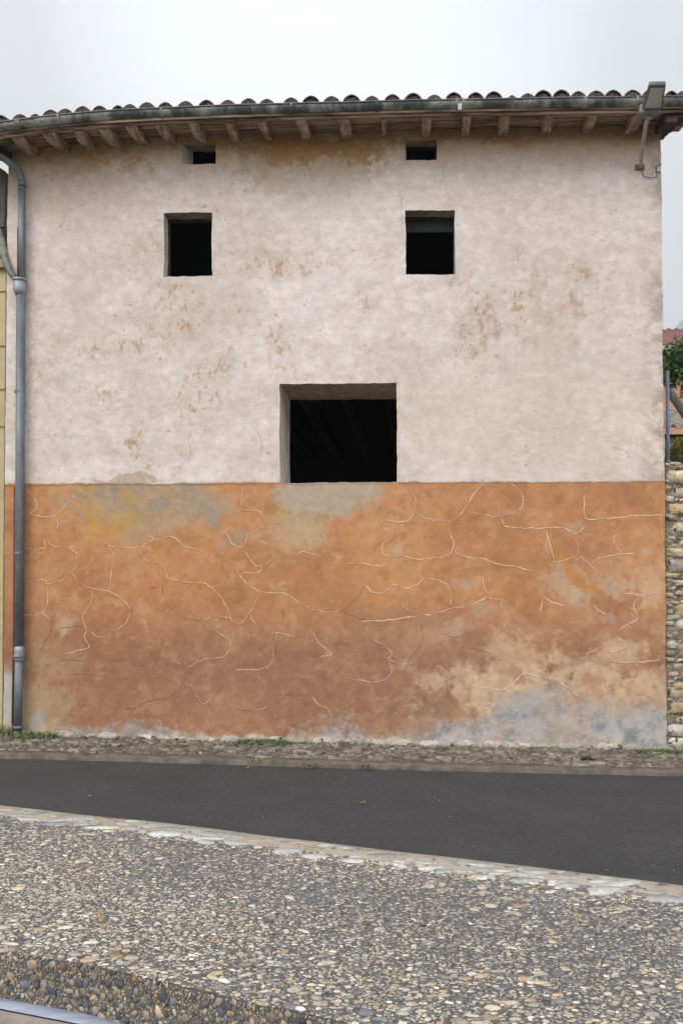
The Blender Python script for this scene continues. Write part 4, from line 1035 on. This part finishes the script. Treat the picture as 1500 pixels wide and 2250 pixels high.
# ================================================================== STONE WALL (right)
sw = empty('stone_wall', (XR + .1, 0, gz(XR)), 'rough unplastered stone wall adjoining the right corner of the house', 'wall')
x0 = XR + .006; zt = W(1480, 1012, .06)[2]; x1 = x0 + 4.5
rs = np.random.RandomState(91)
cl = [(1500, .15, .27, .22, .4, .05), (1500, .11, .17, .28, .5, .06), (4000, .06, .11, .3, .65, .1), (14000, .03, .06, .35, .75, .2), (22000, .010, .03, .4, .9, .5)]
st = scatter(x0 - .03, x1, ZB, zt + .02, cl, 92, lambda U, V, Rr: (V < zt - Rr * .35) & (U > x0 + Rr * .75), overlap=.10, res=.006)
V, Q, T, cc = stones_mesh(st, 93, lambda s, rs: np.minimum(.035 + s[:, 2] * .25, .06) * (.75 + .5 * rs.rand(len(s))), pal([(.50, .43, .33), (.54, .44, .30), (.42, .38, .32), (.40, .31, .21), (.56, .51, .43), (.52, .38, .22)], [4, 3, 2.2, 1.6, 2, 1.6], .1), 16, .80, .16, sq=.75)
V = np.stack([V[:, 0], .085 - V[:, 2] + (fbm(V[:, 0], V[:, 1], .07, 94, 3) - .5) * .02, V[:, 1]], -1)
gxw = np.linspace(x0, x1, 100); gzw = np.linspace(ZB, zt - .03, 90); WX, WZ = np.meshgrid(gxw, gzw, indexing='ij')
ev = np.stack([WX, .052 + (fbm(WX, WZ, .12, 95, 4) - .5) * .05, WZ], -1).reshape(-1, 3); ii = np.arange(WX.size).reshape(WX.shape)
eq = np.stack([ii[:-1, :-1], ii[1:, :-1], ii[1:, 1:], ii[:-1, 1:]], -1).reshape(-1, 4)
V = np.vstack([V]) - np.array((XR + .1, 0, gz(XR))); ev = ev - np.array((XR + .1, 0, gz(XR)))
o = tri_quad_mesh('masonry', V, Q, T, [STONE, mat('wall_mortar', (.34, .27, .19), .95, (.14, .11, .08), 12, bump=1, bscale=30, bdist=.03)], None, col=cc, extra=(ev, eq))
o.parent = sw; o.matrix_parent_inverse = Matrix.Identity(4)
m = MB(); m.box(x0, x1, .12, .5, ZB, zt - .05); m.build('wall_core', mat('wall_mortar'), sw)
# ragged grey cable down the joint
# ================================================================== NEIGHBOUR (left)
nb = empty('neighbour_house', (XL - 1, .1, 0), 'yellow rendered neighbour house at the left edge with weathered timber under its eave', 'house')
nz1 = W(5, 572, .03)[2]; nxr = XL - .004
m = MB(); m.box(nxr - 4, nxr - .02, .03, 6, ZB, nz1); m.build('wall', YELLOW, nb, bevel=.01)
for py in (640, 760, 855, 937):
    z = W(5, py, .02)[2]; m = MB(); m.box(nxr - 4, nxr - .022, .018, .03 - .001, z - .004, z + .004); m.build('joint_line', mat('joint_dark', (.22, .16, .09), .9), nb)
m = MB(); zc_ = W(5, 590, .0)[2]; m.box(nxr - 4, nxr - .015, -.03, .029, zc_ - .0, zc_ + .10); m.build('cornice', mat('aged_cornice', (.36, .27, .14), .9, (.25, .19, .11), 6), nb, bevel=.01)
# weathered timber post, planks and a near-black sheet for the shaded gap
a = W(3, 372, .12); b = W(3, 500, .12)
m = MB(); m.add([(a[0] - .10, .10, b[2]), (a[0] + .05, .10, b[2]), (a[0] + .055, .10, a[2] - .03), (a[0] - .02, .10, a[2] + .02), (a[0] - .10, .10, a[2] - .04), (a[0] - .10, .25, b[2]), (a[0] + .05, .25, b[2]), (a[0] + .055, .25, a[2] - .03), (a[0] - .02, .25, a[2] + .02), (a[0] - .10, .25, a[2] - .04)],
                 [(0, 1, 2, 3, 4), (9, 8, 7, 6, 5), (0, 5, 6, 1), (1, 6, 7, 2), (2, 7, 8, 3), (3, 8, 9, 4), (4, 9, 5, 0)])
GREYWOOD = mat('grey_old_wood', (.20, .17, .15), .9, (.10, .085, .075), 6, stretch=(4, 4, .5), bump=.8, bscale=20)
m.build('timber_post', GREYWOOD, nb)
m = MB(); z = W(5, 505, .1)[2]; m.box(nxr - 4, nxr - .03, .06, .30, z - .18, z); m.build('timber_beam', DARKWOOD, nb)
m = MB(); m.box(nxr - 4, nxr - .03, .34, .36, nz1, z - .18); m.build('gap_shade_sheet', DARKIN, nb)  # black sheet standing in for the shade below the beam
# torn cloth / lead flashing hanging from the beam to the pipe collar
c_ = [W(-10, 505, -.02), W(2, 530, -.03), W(12, 570, -.04), W(24, 600, -.05), (W(36, 614, -.06))]
m = MB(); v = []
for i, p in enumerate(c_):
    wv = (.06, .05, .035, .022, .012)[i]
    v += [(p[0] - wv, p[1] + .01, p[2] - .02), (p[0] - wv * .3, p[1] - .015, p[2]), (p[0] + wv * .3, p[1] - .005, p[2] + .01), (p[0] + wv * .8, p[1] + .01, p[2] + .03)]
m.add(v, [(i * 4 + k, i * 4 + k + 1, (i + 1) * 4 + k + 1, (i + 1) * 4 + k) for i in range(4) for k in range(3)])
o = m.build('flashing', mat('lead_flashing', (.27, .27, .22), .7, (.15, .15, .12), 14, bump=.8), nb, smooth=True); s_ = o.modifiers.new('t', 'SOLIDIFY'); s_.thickness = .006

# ================================================================== STREET LAMP on the wall
hb = W(1404, 368, 0)
lamp = empty('wall_street_lamp', (hb[0], 0, hb[2]), 'flat grey street lamp on a thin pipe arm near the top right corner', 'street lamp')
tip = W(1419, 268, -.70)
m = MB(); m.tube([(hb[0], .02, hb[2] - .01), (hb[0], -.05, hb[2] + .0), tuple(hb * .8 + tip * .2), tuple(hb * .4 + tip * .6), tuple(tip), tuple(tip + np.array((.01, -.08, .02)))], [.022, .022, .021, .019, .019, .019], 12)
m.build('arm', ARMGREY, lamp, smooth=True)
m = MB(); m.box(hb[0] - .05, hb[0] + .05, -.018, .01, hb[2] - .035, hb[2] + .03); m.build('bracket', mat('rusty_bracket', (.22, .17, .13), .8, (.14, .09, .06), 20), lamp, bevel=.008)
# head: flat body, wider neck, panel below
A0 = W(1405, 240, -.80); A1 = W(1450, 240, -.80); B0 = W(1424, 188, -1.24); B1 = W(1462, 188, -1.24)
C_a = W(1409, 252, -.74); C_b = W(1440, 258, -.72)
hz = (A0[2] + B0[2]) / 2
def quadbox(P, z0, z1): 
    v = [(p[0], p[1], z0) for p in P] + [(p[0], p[1], z1) for p in P]; n = len(P)
    return v, [tuple(range(n))[::-1], tuple(range(n, 2 * n))] + [(i, (i + 1) % n, n + (i + 1) % n, n + i) for i in range(n)]
def lx(px, y): return W(px, 230, y)[0]
P = [(W(1410, 236, -.82)[0], -.82), (W(1454, 236, -.82)[0], -.82), (W(1462, 188, -1.24)[0], -1.24), (W(1425, 188, -1.24)[0], -1.24)]
z_h = W(1440, 188, -1.24)[2]
m = MB(); m.add(*quadbox(P, z_h, z_h + .045)); m.build('lamp_head', LAMPGREY, lamp, bevel=.012)
ctr = np.mean(P, 0); P2 = [tuple(ctr + (np.array(p) - ctr) * np.array((.78, .84))) for p in P]
m = MB(); m.add(*quadbox(P2, z_h - .006, z_h + .002)); m.build('lamp_panel', LAMPGLASS, lamp, bevel=.002)
P3 = [(W(1404, 240, -.83)[0], -.835), (W(1402, 250, -.78)[0], -.77), (W(1412, 262, -.71)[0], -.70), (W(1428, 262, -.71)[0], -.69), (W(1445, 250, -.78)[0], -.77), (W(1452, 240, -.83)[0], -.835)]
m = MB(); m.add(*quadbox(P3, z_h - .035, z_h + .05)); m.build('driver_housing', mat('driver_grey', (.20, .20, .20), .6, (.15, .15, .15), 9), lamp, bevel=.012)
m = MB(); m.tube([(hb[0] + .01, -.02, hb[2] - .02), (hb[0] + .03, -.025, hb[2] - .10), (hb[0] + .10, -.02, hb[2] - .12), (hb[0] + .19, -.02, hb[2] - .11)], .004, 6)
m.tube([(hb[0] + .17, -.02, hb[2] - .11), (hb[0] + .17, -.02, hb[2] + .0), (hb[0] + .22, -.02, hb[2] + .02)], .004, 6); m.build('cable', CABLE, lamp)
m = MB(); m.box(hb[0] + .17, hb[0] + .215, -.03, -.0, hb[2] - .06, hb[2] - .0); m.build('junction_box', ARMGREY, lamp, bevel=.004)

# ================================================================== BEHIND, right
# blue-grey upright pole just behind the corner
a = W(1465, 815, 1.0); b = W(1466, 985, 1.0)
m = MB(); m.tube([(b[0], 1.0, zt - .4), (a[0], 1.0, a[2])], .022, 10); pole = m.build('scaffold_pole', BLUEPAINT, smooth=True); tag(pole, 'thin blue grey upright pole behind the right corner of the house', 'pole')
a = W(1468, 858, 1.6); b = W(1530, 950, 1.6)
m = MB(); m.tube([tuple(a), tuple(b)], .05, 10); tag(m.build('leaning_beam', GREYWOOD, smooth=True), 'grey beam leaning down to the right behind the pole', 'beam')
# low lean-to with pale corrugated tiles
sh = empty('tiled_shed', tuple(W(1490, 960, 4.5)), 'low shed with pale corrugated tile roof behind the stone wall', 'shed')
a = W(1455, 935, 4.0); y1, y2 = 4.0, 6.5; zr0 = a[2]; zr1 = W(1455, 903, 6.5)[2]; v = []; xx = np.linspace(a[0] - 1.0, a[0] + 5, 380)
for yy, zz in ((y1, zr0), (y2, zr1)):
    for x in xx: v.append((x, yy, zz + .035 * math.sin(x * 2 * math.pi / .17)))
n = len(xx); m = MB(); m.add(v, [(i, i + 1, n + i + 1, n + i) for i in range(n - 1)])
o = m.build('roof', mat('pale_tile', (.48, .42, .36), .8, (.26, .21, .17), 6), sh, smooth=True); s_ = o.modifiers.new('t', 'SOLIDIFY'); s_.thickness = .02
m = MB(); m.box(a[0] - 1, a[0] + 5, 4.3, 6.4, 0, zr0 - .08); m.build('wall', DARKWOOD, sh)
# house with orange walls and a brown-red roof
oh = empty('far_house', tuple(W(1500, 1000, 14)), 'orange rendered house with brown red tile roof beyond the green tree', 'house')
zw = W(1480, 762, 14)[2]; a = W(1440, 760, 14)
m = MB(); m.box(a[0], a[0] + 9, 14, 20, -.2, zw); m.build('wall', ORANGE_R, oh)
ze = W(1480, 757, 13.4)[2]; zr_ = W(1480, 724, 17)[2]; v = []; xx = np.linspace(a[0] - .4, a[0] + 9.4, 500)
for yy, zz in ((13.4, ze), (17, zr_)):
    for x in xx: v.append((x, yy, zz + .05 * math.sin(x * 2 * math.pi / .22)))
n = len(xx); m = MB(); m.add(v, [(i, i + 1, n + i + 1, n + i) for i in range(n - 1)])
o = m.build('roof', mat('red_brown_tile', (.23, .10, .075), .85, (.13, .06, .05), 5), oh, smooth=True); s_ = o.modifiers.new('t', 'SOLIDIFY'); s_.thickness = .05
m = MB(); m.box(a[0] - .4, a[0] + 9.4, 13.34, 13.40, ze - .14, ze - .04); m.build('eave_board', mat('pale_eave', (.5, .46, .42), .8), oh)
# trees and shrub
def foliage(name, ctr, rad, n, size, cols, label, cat, seed, trunk=True, holes=.42):
    rs = np.random.RandomState(seed); root = empty(name, (ctr[0], ctr[1], gz(ctr[0])), label, cat)
    v, f, c = [], [], []; k = 0
    while k < n:
        d = rs.randn(3); d /= np.linalg.norm(d); r = rs.rand() ** .45; p = d * r * (1 + .35 * (fbm(np.array(d[0] * 3 + 7), np.array(d[2] * 3 + d[1] * 2), 1, seed, 3) - .5) * 2)
        if fbm(np.array(p[0] * 4 + 9), np.array(p[2] * 4 + p[1] * 3), 1, seed + 1, 2) < holes and r > .4: k += .2; continue
        q_ = np.array(ctr) + p * np.array(rad); a = rs.randn(3); a /= np.linalg.norm(a); b = np.cross(a, rs.randn(3)); b /= np.linalg.norm(b); s = size * rs.uniform(.5, 1.3); i = len(v)
        col = np.array(cols[rs.randint(len(cols))]) * rs.uniform(.8, 1.2)
        v += [q_ - a * s, q_ + b * s * .4, q_ + a * s, q_ - b * s * .4]; f.append((i, i + 1, i + 2, i + 3)); c += [col] * 4; k += 1
    mesh('crown', v, f, LEAF, root, col=np.array(c))
    m = MB(); z0 = gz(ctr[0]); m.tube([(ctr[0], ctr[1], z0 - .1), (ctr[0] + .05, ctr[1], (z0 + ctr[2]) / 2), (ctr[0] - .03, ctr[1], ctr[2] - rad[2] * .2)], [.12 * rad[0], .09 * rad[0], .05 * rad[0]], 8)
    for s in range(6):
        a = s * 1.05; m.tube([(ctr[0], ctr[1], ctr[2] - rad[2] * .5), (ctr[0] + math.cos(a) * rad[0] * .6, ctr[1] + math.sin(a) * rad[1] * .6, ctr[2] + rad[2] * .3 * math.sin(s * 2.))], [.04 * rad[0], .012 * rad[0]], 6)
    m.build('trunk', BARK, root)
    return root
t_ = W(1496, 805, 8.0)
foliage('leafy_tree', (t_[0] + .1, 8.0, t_[2]), (.62, .6, .52), 4500, .055, [(.035, .085, .022), (.055, .12, .03), (.09, .16, .05), (.02, .05, .015)], 'dark green leafy tree in front of the orange house', 'tree', 5)
t_ = W(1505, 985, 2.4)
foliage('yellow_shrub', (t_[0] + .08, 2.4, t_[2]), (.34, .3, .17), 2600, .028, [(.22, .20, .05), (.16, .17, .045), (.30, .26, .08)], 'yellow green shrub showing above the rough stone wall', 'shrub', 8)
# mountain
v, f = [], []; nxm, nym = 90, 40
for i in range(nxm):
    x = (-500 + 1300 * i / (nxm - 1))
    for j in range(nym):
        y = 260 + 800 * j / (nym - 1)
        h = 225 * math.exp(-((x - 255) / 150) ** 2) * math.exp(-((y - 600) / 190) ** 2) + 26 * float(fbm(np.array(x), np.array(y), 200, 55, 5)) * math.exp(-((y - 640) / 300) ** 2) - 12
        v.append((x * 3, y * 3, h * 3))
for i in range(nxm - 1):
    for j in range(nym - 1): b = i * nym + j; f.append((b, b + nym, b + nym + 1, b + 1))
tag(mesh('mountain', v, f, HILL, smooth=True), kind='structure')
px_, py_ = proj(*np.array(v).T); s_ = (px_ > 1440) & (px_ < 1510); print('mountain top px', py_[s_].min())
# haze
HZ = True
if HZ:
    m = MB(); m.box(-2120, 2720, -1560, 3470, -6, 800)
    hm = bpy.data.materials.new('haze_air'); hm.use_nodes = True; n_ = hm.node_tree; n_.nodes.clear()
    o_ = n_.nodes.new('ShaderNodeOutputMaterial'); pv = n_.nodes.new('ShaderNodeVolumePrincipled'); pv.inputs['Density'].default_value = .0006; pv.inputs['Color'].default_value = (.93, .95, .97, 1)
    n_.links.new(pv.outputs[0], o_.inputs['Volume'])
    tag(m.build('haze', hm), kind='stuff')
